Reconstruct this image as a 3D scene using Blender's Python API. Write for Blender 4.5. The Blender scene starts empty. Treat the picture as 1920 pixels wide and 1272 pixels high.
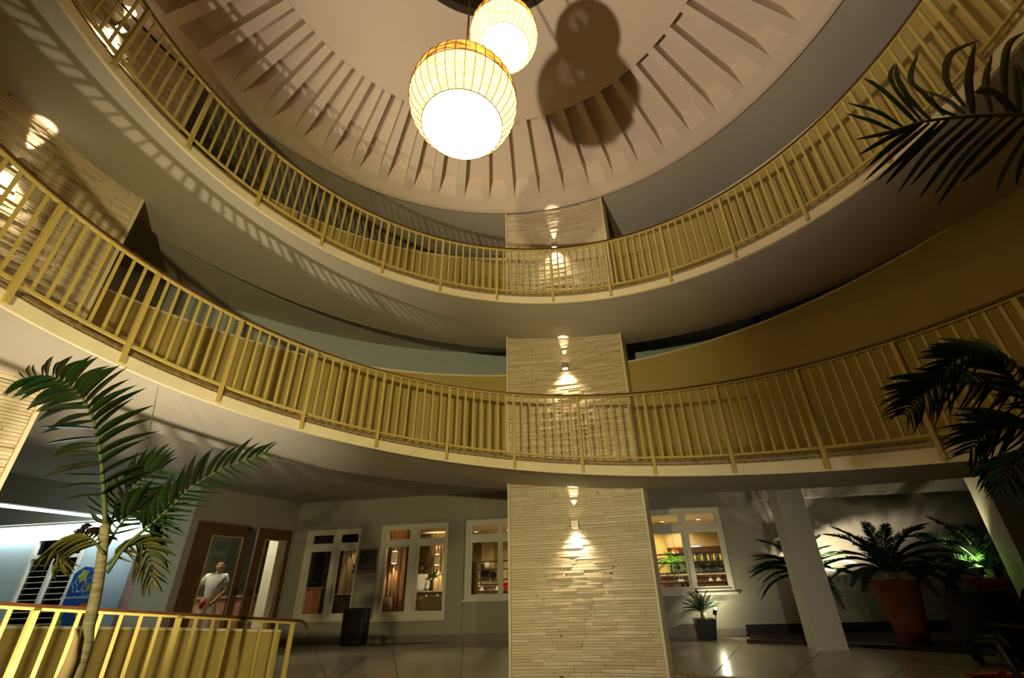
import bpy, bmesh, math, random
from mathutils import Vector, Matrix
sin, cos, pi = math.sin, math.cos, math.pi
random.seed(7)
SC = bpy.context.scene
COL = SC.collection

# ------------------------------------------------------------------ camera
S = 3.62                                   # radius of the atrium void (m)
CAM = Vector((.0931 * S, -.6184 * S, 1.1))
FPX, PITCH, ROLL, PPX = 847.46, .4881, -.0342, 31.09
_X = Vector((1, 0, 0)); _U = Vector((0, -sin(PITCH), cos(PITCH))); _F = Vector((0, cos(PITCH), sin(PITCH)))
_R = cos(ROLL) * _X + sin(ROLL) * _U
_V = -sin(ROLL) * _X + cos(ROLL) * _U
cd = bpy.data.cameras.new('camera'); cam = bpy.data.objects.new('camera', cd); COL.objects.link(cam)
cam.matrix_world = Matrix(((_R.x, _V.x, -_F.x, CAM.x), (_R.y, _V.y, -_F.y, CAM.y), (_R.z, _V.z, -_F.z, CAM.z), (0, 0, 0, 1)))
cd.sensor_width = 36; cd.lens = FPX / 1920 * 36; cd.shift_x = -PPX / 1920; cd.clip_start = .05
SC.camera = cam


def ray(px, py):
    return ((px - 960 - PPX) / FPX) * _R - ((py - 636) / FPX) * _V + _F


def at(px, py, y):                          # point on the vertical plane Y = y
    r = ray(px, py); return CAM + r * ((y - CAM.y) / r.y)


# ------------------------------------------------------------------ world, exposure, main lights
w = bpy.data.worlds.new('night'); SC.world = w; w.use_nodes = True
w.node_tree.nodes['Background'].inputs[0].default_value = (.5, .6, .8, 1)
w.node_tree.nodes['Background'].inputs[1].default_value = .004
SC.view_settings.view_transform = 'Standard'; SC.view_settings.look = 'None'
SC.view_settings.exposure = 0; SC.view_settings.gamma = 1; SC.view_settings.use_curve_mapping = False
SC.cycles.max_bounces = 6; SC.cycles.diffuse_bounces = 4; SC.cycles.glossy_bounces = 3
SC.cycles.transmission_bounces = 4; SC.cycles.transparent_max_bounces = 12
SC.cycles.caustics_reflective = False; SC.cycles.caustics_refractive = False
SC.cycles.sample_clamp_indirect = 4
SC.cycles.use_denoising = True


def light(name, kind, loc, power, color, target=None, size=.05, spot=None, blend=.3, parent=None, sx=None, sy=None):
    d = bpy.data.lights.new(name, kind); d.energy = power; d.color = color
    o = bpy.data.objects.new(name, d); COL.objects.link(o)
    o.location = loc
    if kind == 'AREA':
        d.shape = 'RECTANGLE'; d.size = sx or size; d.size_y = sy or size
    else:
        d.shadow_soft_size = size
    if kind == 'SPOT':
        d.spot_size = math.radians(spot); d.spot_blend = blend
    if target is not None:
        o.rotation_euler = (Vector(target) - Vector(loc)).to_track_quat('-Z', 'Y').to_euler()
    return o


K_FLOOD = (1.0, .83, .62)
K_LAMP = (1.0, .72, .20)
K_SCON = (1.0, .82, .56)
FLOOD = Vector((-1.80, -2.80, .10))
light('flood_beam', 'SPOT', FLOOD + Vector((0, 0, .12)), 1700, K_FLOOD, FLOOD + Vector((.33, .40, .86)) * 8, .06, 66, .75)
PALMUP = Vector((-2.75, .75, -.45))
light('palm_uplight_beam', 'SPOT', PALMUP + Vector((0, 0, .12)), 640, (1, .84, .62), (-4.2, 2.2, 2.8), .05, 88, 1.0)
COURT = Vector((-1.1, -4.15, 1.50))
light('court_flood_beam', 'SPOT', COURT + Vector((0, .1, .1)), 1080, (1.0, .84, .42), (-2.0, 4.5, 3.7), .07, 78, .8)
COLFILL = Vector((1.7, -3.2, .35))
light('column_fill_beam', 'SPOT', COLFILL + Vector((0, .1, .1)), 480, (1.0, .90, .66), (2.6, 6.4, .3), .08, 50, .9)  # added fill for the white column and right floor, no such lamp known

# ------------------------------------------------------------------ materials
MATS = {}


def mat(name, col, rough=.6, spec=.3, var=.0, vscale=3.0, bump=0, bscale=40, col2=None, metal=0, emit=0, ecol=None, trans=0, rnd=0, aniso=None, coat=0):
    if name in MATS: return MATS[name]
    m = bpy.data.materials.new(name); m.use_nodes = True
    nt = m.node_tree; N = nt.nodes; L = nt.links
    b = N['Principled BSDF']
    b.inputs['Base Color'].default_value = (*col, 1); b.inputs['Roughness'].default_value = rough
    b.inputs['Specular IOR Level'].default_value = spec; b.inputs['Metallic'].default_value = metal
    if coat: b.inputs['Coat Weight'].default_value = coat
    tc = N.new('ShaderNodeTexCoord')
    vec = tc.outputs['Object']
    if aniso:
        mp = N.new('ShaderNodeMapping'); mp.inputs['Scale'].default_value = aniso; L.new(vec, mp.inputs[0]); vec = mp.outputs[0]
    if var or rnd:
        c2 = col2 or tuple(c * (1 - var) for c in col)
        mx = N.new('ShaderNodeMix'); mx.data_type = 'RGBA'
        mx.inputs[6].default_value = (*col, 1); mx.inputs[7].default_value = (*c2, 1)
        if rnd:                             # a tint of its own for each piece
            g = N.new('ShaderNodeNewGeometry'); oi = N.new('ShaderNodeObjectInfo')
            ad = N.new('ShaderNodeMath'); ad.operation = 'ADD'; fr = N.new('ShaderNodeMath'); fr.operation = 'FRACT'
            L.new(g.outputs['Random Per Island'], ad.inputs[0]); L.new(oi.outputs['Random'], ad.inputs[1]); L.new(ad.outputs[0], fr.inputs[0])
            fac = fr.outputs[0]
            if var:
                nz = N.new('ShaderNodeTexNoise'); nz.inputs['Scale'].default_value = vscale; nz.inputs['Detail'].default_value = 4
                L.new(vec, nz.inputs['Vector'])
                mm = N.new('ShaderNodeMath'); mm.operation = 'MULTIPLY_ADD'; mm.inputs[1].default_value = .55
                m2 = N.new('ShaderNodeMath'); m2.operation = 'MULTIPLY'; m2.inputs[1].default_value = .6
                L.new(nz.outputs[0], m2.inputs[0]); L.new(fac, mm.inputs[0]); L.new(m2.outputs[0], mm.inputs[2]); fac = mm.outputs[0]
        else:
            nz = N.new('ShaderNodeTexNoise'); nz.inputs['Scale'].default_value = vscale; nz.inputs['Detail'].default_value = 5
            L.new(vec, nz.inputs['Vector']); rp = N.new('ShaderNodeMapRange')
            rp.inputs[1].default_value = .32; rp.inputs[2].default_value = .68; L.new(nz.outputs[0], rp.inputs[0]); fac = rp.outputs[0]
        L.new(fac, mx.inputs[0]); L.new(mx.outputs[2], b.inputs['Base Color'])
    if bump:
        nb = N.new('ShaderNodeTexNoise'); nb.inputs['Scale'].default_value = bscale; nb.inputs['Detail'].default_value = 6
        L.new(vec, nb.inputs['Vector'])
        bp = N.new('ShaderNodeBump'); bp.inputs['Strength'].default_value = bump; bp.inputs['Distance'].default_value = .02
        L.new(nb.outputs[0], bp.inputs['Height']); L.new(bp.outputs[0], b.inputs['Normal'])
    if emit:
        b.inputs['Emission Color'].default_value = (*(ecol or col), 1); b.inputs['Emission Strength'].default_value = emit
    MATS[name] = m
    return m


def glass(name='pane_glass', tint=(.93, .95, .93), refl=.10):
    if name in MATS: return MATS[name]
    m = bpy.data.materials.new(name); m.use_nodes = True; nt = m.node_tree; N = nt.nodes; L = nt.links
    N.remove(N['Principled BSDF'])
    t = N.new('ShaderNodeBsdfTransparent'); t.inputs[0].default_value = (*tint, 1)
    g = N.new('ShaderNodeBsdfGlossy'); g.inputs['Roughness'].default_value = .02
    fz = N.new('ShaderNodeFresnel'); fz.inputs[0].default_value = 1.35
    mx = N.new('ShaderNodeMixShader'); L.new(fz.outputs[0], mx.inputs[0]); L.new(t.outputs[0], mx.inputs[1]); L.new(g.outputs[0], mx.inputs[2])
    L.new(mx.outputs[0], N['Material Output'].inputs[0]); MATS[name] = m
    return m


def shade_mat(name, col, strength, dark, cover, scale, stretch, tl=.8):
    """woven strips lit from inside: part of the light passes the gaps, the strips glow unevenly"""
    m = bpy.data.materials.new(name); m.use_nodes = True; nt = m.node_tree; N = nt.nodes; L = nt.links
    N.remove(N['Principled BSDF'])
    tc = N.new('ShaderNodeTexCoord'); mp = N.new('ShaderNodeMapping'); mp.inputs['Scale'].default_value = stretch
    L.new(tc.outputs['Object'], mp.inputs[0])
    nz = N.new('ShaderNodeTexNoise'); nz.inputs['Scale'].default_value = scale; nz.inputs['Detail'].default_value = 5
    L.new(mp.outputs[0], nz.inputs['Vector'])
    rp = N.new('ShaderNodeValToRGB'); rp.color_ramp.elements[0].position = .36; rp.color_ramp.elements[1].position = .62
    rp.color_ramp.elements[0].color = (*dark, 1); rp.color_ramp.elements[1].color = (*col, 1)
    L.new(nz.outputs[0], rp.inputs[0])
    e = N.new('ShaderNodeEmission'); e.inputs[1].default_value = strength; L.new(rp.outputs[0], e.inputs[0])
    hs = N.new('ShaderNodeMix'); hs.data_type = 'RGBA'; hs.blend_type = 'MULTIPLY'; hs.inputs[0].default_value = 1; hs.inputs[7].default_value = (tl, tl * .85, tl * .6, 1); L.new(rp.outputs[0], hs.inputs[6])
    d = N.new('ShaderNodeBsdfTranslucent'); L.new(hs.outputs[2], d.inputs[0])
    ad = N.new('ShaderNodeAddShader'); L.new(e.outputs[0], ad.inputs[0]); L.new(d.outputs[0], ad.inputs[1])
    t = N.new('ShaderNodeBsdfTransparent'); mx = N.new('ShaderNodeMixShader'); mx.inputs[0].default_value = cover
    L.new(t.outputs[0], mx.inputs[1]); L.new(ad.outputs[0], mx.inputs[2]); L.new(mx.outputs[0], N['Material Output'].inputs[0])
    return m


def emis(name, col, s):
    if name in MATS: return MATS[name]
    m = bpy.data.materials.new(name); m.use_nodes = True; b = m.node_tree.nodes['Principled BSDF']
    b.inputs['Base Color'].default_value = (*col, 1); b.inputs['Emission Color'].default_value = (*col, 1); b.inputs['Emission Strength'].default_value = s
    MATS[name] = m; return m


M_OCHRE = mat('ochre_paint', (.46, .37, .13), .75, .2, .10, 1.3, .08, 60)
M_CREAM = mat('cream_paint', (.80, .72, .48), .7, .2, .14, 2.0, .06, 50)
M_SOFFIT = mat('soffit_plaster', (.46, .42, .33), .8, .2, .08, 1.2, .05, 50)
M_DOME = mat('dome_plaster', (.74, .62, .49), .8, .2, .05, .8, .04, 40)
M_BLUE = mat('pale_blue_paint', (.50, .57, .56), .75, .2, .06, 1.5, .05, 50)
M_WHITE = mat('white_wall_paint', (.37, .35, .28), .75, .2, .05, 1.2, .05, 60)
M_FRAME = mat('white_frame_paint', (.74, .70, .58), .45, .4, .04, 4)
M_YELLOW = mat('yellow_enamel', (.52, .405, .115), .45, .4, .12, 6)
M_RAILWOOD = mat('dark_rail_wood', (.085, .035, .012), .3, .5, .3, 8)
M_KERB = mat('brown_granite', (.33, .23, .11), .55, .4, .55, 26, .1, 60, col2=(.13, .085, .04))
M_STONE = mat('ledge_stone', (.80, .72, .53), .85, .12, .3, 12, .18, 30, col2=(.58, .47, .28), rnd=1)
M_MORTAR = mat('stone_backing', (.20, .14, .07), .9, .1)
M_TILE = mat('floor_tile', (.60, .53, .41), .22, .5, .1, 2.5, .02, 20, rnd=1, col2=(.53, .47, .36))
M_GROUT = mat('tile_grout', (.26, .22, .16), .8, .2)
M_SKIRT = mat('grey_skirting', (.25, .21, .16), .4, .4, .15, 6)
M_BLACK = mat('black_skirting', (.015, .012, .012), .5, .3)
M_SOIL = mat('soil', (.05, .035, .022), .95, .1, .4, 20, .5, 30)
M_DARK = mat('dark_board', (.05, .035, .02), .6, .3)
M_BROWN = mat('door_wood', (.17, .085, .035), .4, .4, .35, 3, .03, 40, aniso=(14, 14, 1.2))
M_METAL = mat('grey_metal', (.35, .35, .34), .35, .5, metal=.8)
M_GLASS = glass()

# ------------------------------------------------------------------ mesh helpers


def pol(r, ph, z=0.0):
    return Vector((r * sin(ph), r * cos(ph), z))


class MB:
    def __init__(s): s.v = []; s.f = []

    def quadstrip(s, rings, closed=True, cap=True):
        """rings: list of point lists of the same length joined into a tube"""
        n = len(rings[0]); b = len(s.v)
        for r in rings: s.v += [tuple(p) for p in r]
        for i in range(len(rings) - 1):
            for j in range(n if closed else n - 1):
                k = (j + 1) % n
                s.f.append((b + i * n + j, b + i * n + k, b + (i + 1) * n + k, b + (i + 1) * n + j))
        if cap and closed:
            s.f.append(tuple(b + j for j in range(n))[::-1]); s.f.append(tuple(b + (len(rings) - 1) * n + j for j in range(n)))
        return s

    def box(s, c, size, rot=None):
        c = Vector(c); h = Vector(size) / 2; b = len(s.v)
        for x in (-1, 1):
            for y in (-1, 1):
                for z in (-1, 1):
                    p = Vector((x * h.x, y * h.y, z * h.z))
                    if rot is not None: p = rot @ p
                    s.v.append(tuple(c + p))
        for f in ((0, 1, 3, 2), (4, 6, 7, 5), (0, 4, 5, 1), (2, 3, 7, 6), (0, 2, 6, 4), (1, 5, 7, 3)): s.f.append(tuple(b + i for i in f))
        return s

    def ring(s, r0, r1, zb, zt, a, b, n):
        """curved bar between radii r0..r1 and heights zb(ph)..zt(ph)"""
        fz = lambda q, t: q(t) if callable(q) else q
        rs = []
        for i in range(n + 1):
            t = a + (b - a) * i / n
            rs.append([pol(r0, t, fz(zb, t)), pol(r1, t, fz(zb, t)), pol(r1, t, fz(zt, t)), pol(r0, t, fz(zt, t))])
        return s.quadstrip(rs)

    def revolve(s, prof, a=0, b=2 * pi, n=96, c=(0, 0, 0), cap=False):
        full = abs(b - a) > 2 * pi - 1e-6; c = Vector(c); m = len(prof); base = len(s.v)
        steps = n if full else n + 1
        for i in range(steps):
            t = a + (b - a) * i / n
            s.v += [tuple(c + pol(r, t, z)) for r, z in prof]
        for i in range(n):
            k = (i + 1) % steps
            for j in range(m - 1): s.f.append((base + i * m + j, base + k * m + j, base + k * m + j + 1, base + i * m + j + 1))
        return s

    def tube(s, pts, r, n=8, cap=True):
        pts = [Vector(p) for p in pts]; rs = []
        up = Vector((0, 0, 1)); side = None
        for i, p in enumerate(pts):
            t = (pts[min(i + 1, len(pts) - 1)] - pts[max(i - 1, 0)]).normalized()
            if side is None:
                side = t.cross(up if abs(t.z) < .95 else Vector((1, 0, 0))).normalized()
            else:
                side = (side - t * side.dot(t)).normalized()
            o = t.cross(side)
            rr = r[i] if isinstance(r, (list, tuple)) else r
            rs.append([p + rr * (cos(2 * pi * k / n) * side + sin(2 * pi * k / n) * o) for k in range(n)])
        return s.quadstrip(rs, True, cap)

    def poly(s, pts): b = len(s.v); s.v += [tuple(p) for p in pts]; s.f.append(tuple(range(b, b + len(pts)))); return s

    def prism(s, pts, z0, z1):
        return s.quadstrip([[Vector((x, y, z0)) for x, y in pts], [Vector((x, y, z1)) for x, y in pts]])

    def ball(s, c, r, nu=12, nv=8, sc=(1, 1, 1)):
        c = Vector(c); b = len(s.v)
        for i in range(nv + 1):
            t = pi * i / nv
            for j in range(nu): s.v.append((c.x + r * sc[0] * sin(t) * cos(2 * pi * j / nu), c.y + r * sc[1] * sin(t) * sin(2 * pi * j / nu), c.z + r * sc[2] * cos(t)))
        for i in range(nv):
            for j in range(nu): s.f.append((b + i * nu + j, b + i * nu + (j + 1) % nu, b + (i + 1) * nu + (j + 1) % nu, b + (i + 1) * nu + j))
        return s

    def mesh(s, name, m, smooth=False, bevel=0):
        me = bpy.data.meshes.new(name); me.from_pydata(s.v, [], s.f)
        bm = bmesh.new(); bm.from_mesh(me)
        bmesh.ops.remove_doubles(bm, verts=bm.verts, dist=1e-6)
        bmesh.ops.recalc_face_normals(bm, faces=bm.faces)
        bm.to_mesh(me); bm.free()
        me.materials.append(m)
        if smooth:
            for p in me.polygons: p.use_smooth = True
        return me

    def build(s, name, m, parent=None, smooth=False, kind=None, bevel=0, angle=None):
        o = bpy.data.objects.new(name, s.mesh(name, m, smooth or bool(angle))); COL.objects.link(o)
        if parent is not None:
            o.parent = parent; o.matrix_parent_inverse = parent.matrix_basis.inverted()
        if kind: o['kind'] = kind
        if bevel:
            bv = o.modifiers.new('bevel', 'BEVEL'); bv.width = bevel; bv.segments = 2; bv.limit_method = 'ANGLE'
        if angle:
            try: o.data.set_sharp_from_angle(angle=math.radians(angle))
            except Exception: pass
        return o


def obj(name, me, loc=(0, 0, 0), rot=(0, 0, 0), scale=(1, 1, 1), parent=None):
    o = bpy.data.objects.new(name, me); COL.objects.link(o)
    o.location = loc; o.rotation_euler = rot; o.scale = scale
    if parent is not None:
        o.parent = parent; o.matrix_parent_inverse = parent.matrix_basis.inverted()
    return o


def thing(name, label, cat, loc=(0, 0, 0), rotz=0, group=None):
    o = bpy.data.objects.new(name, None); COL.objects.link(o); o.empty_display_size = .1
    o.location = loc; o.rotation_euler = (0, 0, rotz)
    return tag(o, label, cat, group)


def tag(o, label, cat, group=None):
    o['label'] = label; o['category'] = cat
    if group: o['group'] = group
    return o


def dup(root, loc=None, rotz=None, label=None):
    r = root.copy(); COL.objects.link(r)
    if loc is not None: r.location = loc
    if rotz is not None: r.rotation_euler.z = rotz
    if label: r['label'] = label
    for ch in list(root.children):
        c = ch.copy(); COL.objects.link(c); c.parent = r
        for g in list(ch.children):
            d = g.copy(); COL.objects.link(d); d.parent = c
    return r


# ------------------------------------------------------------------ the helical ramp: height as a function of theta (= -azimuth)
KN = [(.6, 0.0), (4.6, 1.71), (7.9, 3.265), (10.9, 4.236), (14.2, 5.79)]


def ztop(th):
    for (a, za), (b, zb) in zip(KN, KN[1:]):
        if th <= b or (b, zb) == KN[-1]: return za + (zb - za) * (th - a) / (b - a)


RO = 5.14                                   # outer edge of the ramp / face of the parapets
ramp = MB()
T0, T1 = .6, 14.2
n = 272
rs = []; kb = []; fa = []
for i in range(n + 1):
    t = T0 + (T1 - T0) * i / n; z = ztop(t); p = -t
    rs.append([pol(S, p, z - .13), pol(RO + .14, p, z - .13), pol(RO + .14, p, z - .105), pol(RO - .001, p, z - .10), pol(RO - .001, p, z), pol(S + .02, p, z), pol(S + .02, p, z - .03), pol(S, p, z - .035)])
    kb.append([pol(S + .012, p, z - .036), pol(S + .22, p, z - .03), pol(S + .22, p, z + .03), pol(S + .03, p, z + .03)])
ramp.quadstrip(rs)
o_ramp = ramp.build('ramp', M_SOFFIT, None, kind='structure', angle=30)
MB().quadstrip(kb).build('kerb', M_KERB, o_ramp)
fb = []
for i in range(n + 1):
    t = T0 + (T1 - T0) * i / n; z = ztop(t); p = -t
    fb.append([pol(S - .006, p, z - .155), pol(S + .03, p, z - .155), pol(S + .03, p, z - .04), pol(S - .006, p, z - .04)])
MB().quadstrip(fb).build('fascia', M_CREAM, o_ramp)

# ------------------------------------------------------------------ parapets of the two galleries (their tops are level)
Z1P, Z2P = 4.28, 6.87


def parapet(name, top, flr, turn):
    m = MB(); rs = []
    for i in range(193):
        t = -pi + 2 * pi * i / 192          # azimuth
        th = turn - t                       # theta of the ramp passing here
        zb = min(ztop(min(max(th, .6), 14.2)) - .10, flr + .03)
        rs.append([pol(RO, t, zb), pol(RO + .13, t, zb), pol(RO + .13, t, top), pol(RO, t, top)])
    m.quadstrip(rs, True, False)
    o = m.build(name, M_OCHRE, None, kind='structure', angle=30)
    MB().ring(RO - .012, RO + .142, top, top + .03, -pi, pi, 192).build('coping', M_CREAM, o)
    return o


parapet('wall_lower_gallery', Z1P, 2.92, 2 * pi)
parapet('wall_upper_gallery', Z2P, 5.50, 4 * pi)

RW = 6.65                                   # outer wall of the gallery corridors
DOORA, DOORB = .745, .895


def corridor(name, z0, z1, openings):
    m = MB(); cuts = [-pi] + [q for a, b in openings for q in (a, b)] + [pi]
    for k in range(0, len(cuts), 2):
        a, b = cuts[k], cuts[k + 1]
        m.ring(RW, RW + .2, z0, z1, a, b, max(4, int((b - a) * 24)))
    for a, b in openings: m.ring(RW, RW + .2, min(z1, z0 + 2.2), z1, a, b, 6)
    return m.build(name, M_BLUE, None, kind='structure', angle=30)


corridor('wall_lower_corridor', 3.28, 5.50, [(DOORA, DOORB)])
corridor('wall_upper_corridor', 5.86, 8.0, [])
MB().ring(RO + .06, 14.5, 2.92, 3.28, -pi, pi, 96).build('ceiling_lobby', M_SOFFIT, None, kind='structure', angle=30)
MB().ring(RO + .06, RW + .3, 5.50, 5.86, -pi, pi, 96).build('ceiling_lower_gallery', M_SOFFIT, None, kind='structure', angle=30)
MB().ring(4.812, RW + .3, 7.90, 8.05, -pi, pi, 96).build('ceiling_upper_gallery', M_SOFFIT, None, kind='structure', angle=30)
# the dark room behind the corridor doorway
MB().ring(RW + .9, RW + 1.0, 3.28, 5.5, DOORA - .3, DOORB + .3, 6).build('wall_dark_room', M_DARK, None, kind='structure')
d = MB().ring(RW - .02, RW + .06, 3.28, 5.32, DOORA - .012, DOORA, 1)
d.ring(RW - .02, RW + .06, 3.28, 5.32, DOORB, DOORB + .012, 1); d.ring(RW - .02, RW + .06, 5.27, 5.32, DOORA, DOORB, 6)
d.build('trim_corridor_door', M_DARK, None, kind='structure')

# ------------------------------------------------------------------ the shallow dome with radial coffers
RD, ZD = 4.81, 7.81


def zdome(r):
    return 7.86 + (4.60 - r) / 1.65 * .30 if r > 2.95 else 8.16 + (2.95 - r) / 2.95 * .16


NS = 56; DS = 2 * pi / NS; PH0 = .146; SW = .66 * DS; DEP = .30
prof = [(RD, 7.90), (RD, ZD), (RD - .05, ZD - .005), (4.70, ZD + .012), (4.62, zdome(4.62) - .002), (4.52, zdome(4.52) + .004), (4.46, zdome(4.46) + .02),
        (4.30, zdome(4.3) + DEP), (3.6, zdome(3.6) + DEP), (2.95, zdome(2.95) + DEP), (2.95, zdome(2.95)), (2.4, zdome(2.4)), (1.8, zdome(1.8)), (1.32, zdome(1.32)), (1.32, zdome(1.32) + .3)]
m = MB(); m.revolve(prof, n=224)
o_dome = m.build('ceiling_dome', M_DOME, None, kind='structure', angle=35)
rib = MB(); rr = []
for r in (2.955, 3.3, 3.7, 4.1, 4.4, 4.53, 4.6):
    a0, a1 = PH0 + SW, PH0 + DS
    z = zdome(r) + (.003 if r > 4.5 else 0)
    rr.append([pol(r, a0, z), pol(r, (a0 + a1) / 2, z), pol(r, a1, z), pol(r, a1, z + DEP + .03 if r < 4.5 else z + .03), pol(r, a0, z + DEP + .03 if r < 4.5 else z + .03)])
me_rib = rib.quadstrip(rr).mesh('rib', M_DOME)
for k in range(NS): obj('rib', me_rib, rot=(0, 0, -k * DS), parent=o_dome)
MB().revolve([(0, 8.62), (1.5, 8.62)], n=48).build('skylight_cover', mat('oculus_dark', (.02, .018, .016), .7), o_dome)
MB().revolve([(1.32, zdome(1.32) - .03), (1.22, zdome(1.32) - .03), (1.22, 8.62), (1.32, 8.62), (1.32, zdome(1.32) - .03)], n=64).build('skylight_rim', M_DARK, o_dome)

# ------------------------------------------------------------------ stone-clad pillars carrying the dome ring
unit_strips = []
for k in range(5):
    mm = MB().box((0, .5, 0), (1, 1, 1))
    v = []
    for (x, y, z) in mm.v:                  # split-face stone: a slightly irregular block, its front at y = 0
        v.append((x, y + (random.uniform(0, .14) if y < .5 else 0), z * random.uniform(.93, 1.0)))
    mm.v = v
    unit_strips.append(mm.mesh('stone', M_STONE))


def pillar(phc, zlo, zhi, sections, indiv):
    """sections: clad height ranges; stones of the ranges in indiv are objects of their own"""
    hw = .2035; n0 = 10
    core = MB().ring(RD + .028, RO - .002, zlo, zhi, phc - hw, phc + hw, n0)
    o = core.build('pillar', M_MORTAR, None, kind='structure')
    for sgn in (-1, 1):
        t = phc + sgn * hw
        MB().ring(RD - .012, RO - .004, zlo, zhi, t - .0035, t + .0035, 1).build('edge_strip', M_CREAM, o)
    st = MB(); cnt = 0
    for (za, zb) in sections:
        z = za
        while z < zb - .01:
            h = random.uniform(.026, .042); h = min(h, zb - z)
            t = phc - hw + .004
            while t < phc + hw - .006:
                wdt = random.choice((.22, .34, .45, .55)) * random.uniform(.8, 1.2) / RD
                t2 = min(t + wdt, phc + hw - .004)
                if phc + hw - .004 - t2 < .02: t2 = phc + hw - .004
                tc = (t + t2) / 2; ln = (t2 - t) * RD - .003; pr = random.uniform(0, .016)
                nseg = 1
                c = pol(RD + .022 - .004 - pr, tc, z + h / 2)
                if indiv and cnt < 298 and za >= indiv[0] and zb <= indiv[1]:
                    obj('stone', random.choice(unit_strips), c, (0, 0, -tc), (ln, .03 + pr, h - .003), o); cnt += 1
                else:
                    R = Matrix.Rotation(-tc, 3, 'Z')
                    j = [random.uniform(0, .15) * .03 for _ in range(4)]
                    b = len(st.v); q = 0
                    for x in (-ln / 2, ln / 2):
                        for zz in (-(h - .003) / 2 * random.uniform(.8, 1), (h - .003) / 2):
                            st.v.append(tuple(c + R @ Vector((x, j[q] * .4, zz)))); st.v.append(tuple(c + R @ Vector((x, .03 + pr, zz)))); q += 1
                    for f in ((0, 4, 6, 2), (0, 1, 5, 4), (2, 6, 7, 3), (0, 2, 3, 1), (4, 5, 7, 6)): st.f.append(tuple(b + i for i in f))
                t = t2
            z += h
    so = st.build('stone_strips', M_STONE, o, kind='stuff')
    return o


PC = .195
pillar(PC, -.62, 7.80, [(-.1, 2.42), (2.42, 4.87), (4.87, 7.79)], (-.1, 2.42))
pillar(PC - pi / 2, -.62, 7.80, [(1.2, 2.9), (2.9, 7.79)], None)
pillar(PC + pi / 2, -.62, 7.80, [(1.2, 7.79)], None)
pillar(PC + pi, -.62, 7.80, [(-.1, 7.79)], None)

# ------------------------------------------------------------------ floors
MB().ring(5.05, 14.5, -.2, -.004, -pi, pi, 96).build('floor', M_GROUT, None, kind='structure')
o_floor = bpy.data.objects['floor']
edges = [5.05, 6.02, 7.0, 8.0, 9.0]
ns = 40
for ri in range(4):
    r0, r1 = edges[ri] + .003, edges[ri + 1] - .003
    dn_ = 2 * pi / ns
    for k in range(-8, 8):
        a, b = k * dn_ + .02, (k + 1) * dn_ + .02
        MB().ring(r0, r1, -.02, 0, a + .004 * 5 / r0 * .3, b - .004 * 5 / r0 * .3, 4).build('tile', M_TILE, o_floor)
MB().ring(5.02, 5.10, -.34, .012, .39, pi, 60).build('trim_floor_edge', M_KERB, None, kind='structure')
MB().ring(S - .1, 5.05, -.2, 0, -.6, -.012, 16).build('floor_landing', M_TILE, None, kind='structure')
MB().ring(5.03, 5.09, -.6, -.2, -pi, pi, 90).build('wall_court', M_KERB, None, kind='structure')
MB().revolve([(0, -.6), (5.05, -.6)], n=64).build('floor_court', M_SOIL, None, kind='structure')

# ramp's low outer parapet beside its first stretch
rs = []
for i in range(25):
    t = .585 + (2.3 - .585) * i / 24
    z = .625 + .47 * (t - .585); p = -t; zb = max(0, ztop(max(t, .6))) - .13
    rs.append([pol(5.0, p, zb), pol(5.13, p, zb), pol(5.13, p, z), pol(5.0, p, z)])
o = MB().quadstrip(rs).build('wall_ramp_start', M_OCHRE, None, kind='structure', angle=30)
rs = [[r[3] + Vector((0, 0, 0)) - pol(.02, -(.585 + (2.3 - .585) * i / 24)), r[2] + pol(.02, -(.585 + (2.3 - .585) * i / 24)), r[2] + pol(.02, -(.585 + (2.3 - .585) * i / 24), .022), r[3] - pol(.02, -(.585 + (2.3 - .585) * i / 24), -.022)] for i, r in enumerate(rs)]
MB().quadstrip(rs).build('coping', M_CREAM, o)

# ------------------------------------------------------------------ ramp railings
me_bal = MB().box((0, 0, .5), (1, 1, 1)).mesh('baluster', M_YELLOW)
me_post = MB().box((0, 0, .5), (1, 1, 1)).mesh('post', M_YELLOW)


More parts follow.
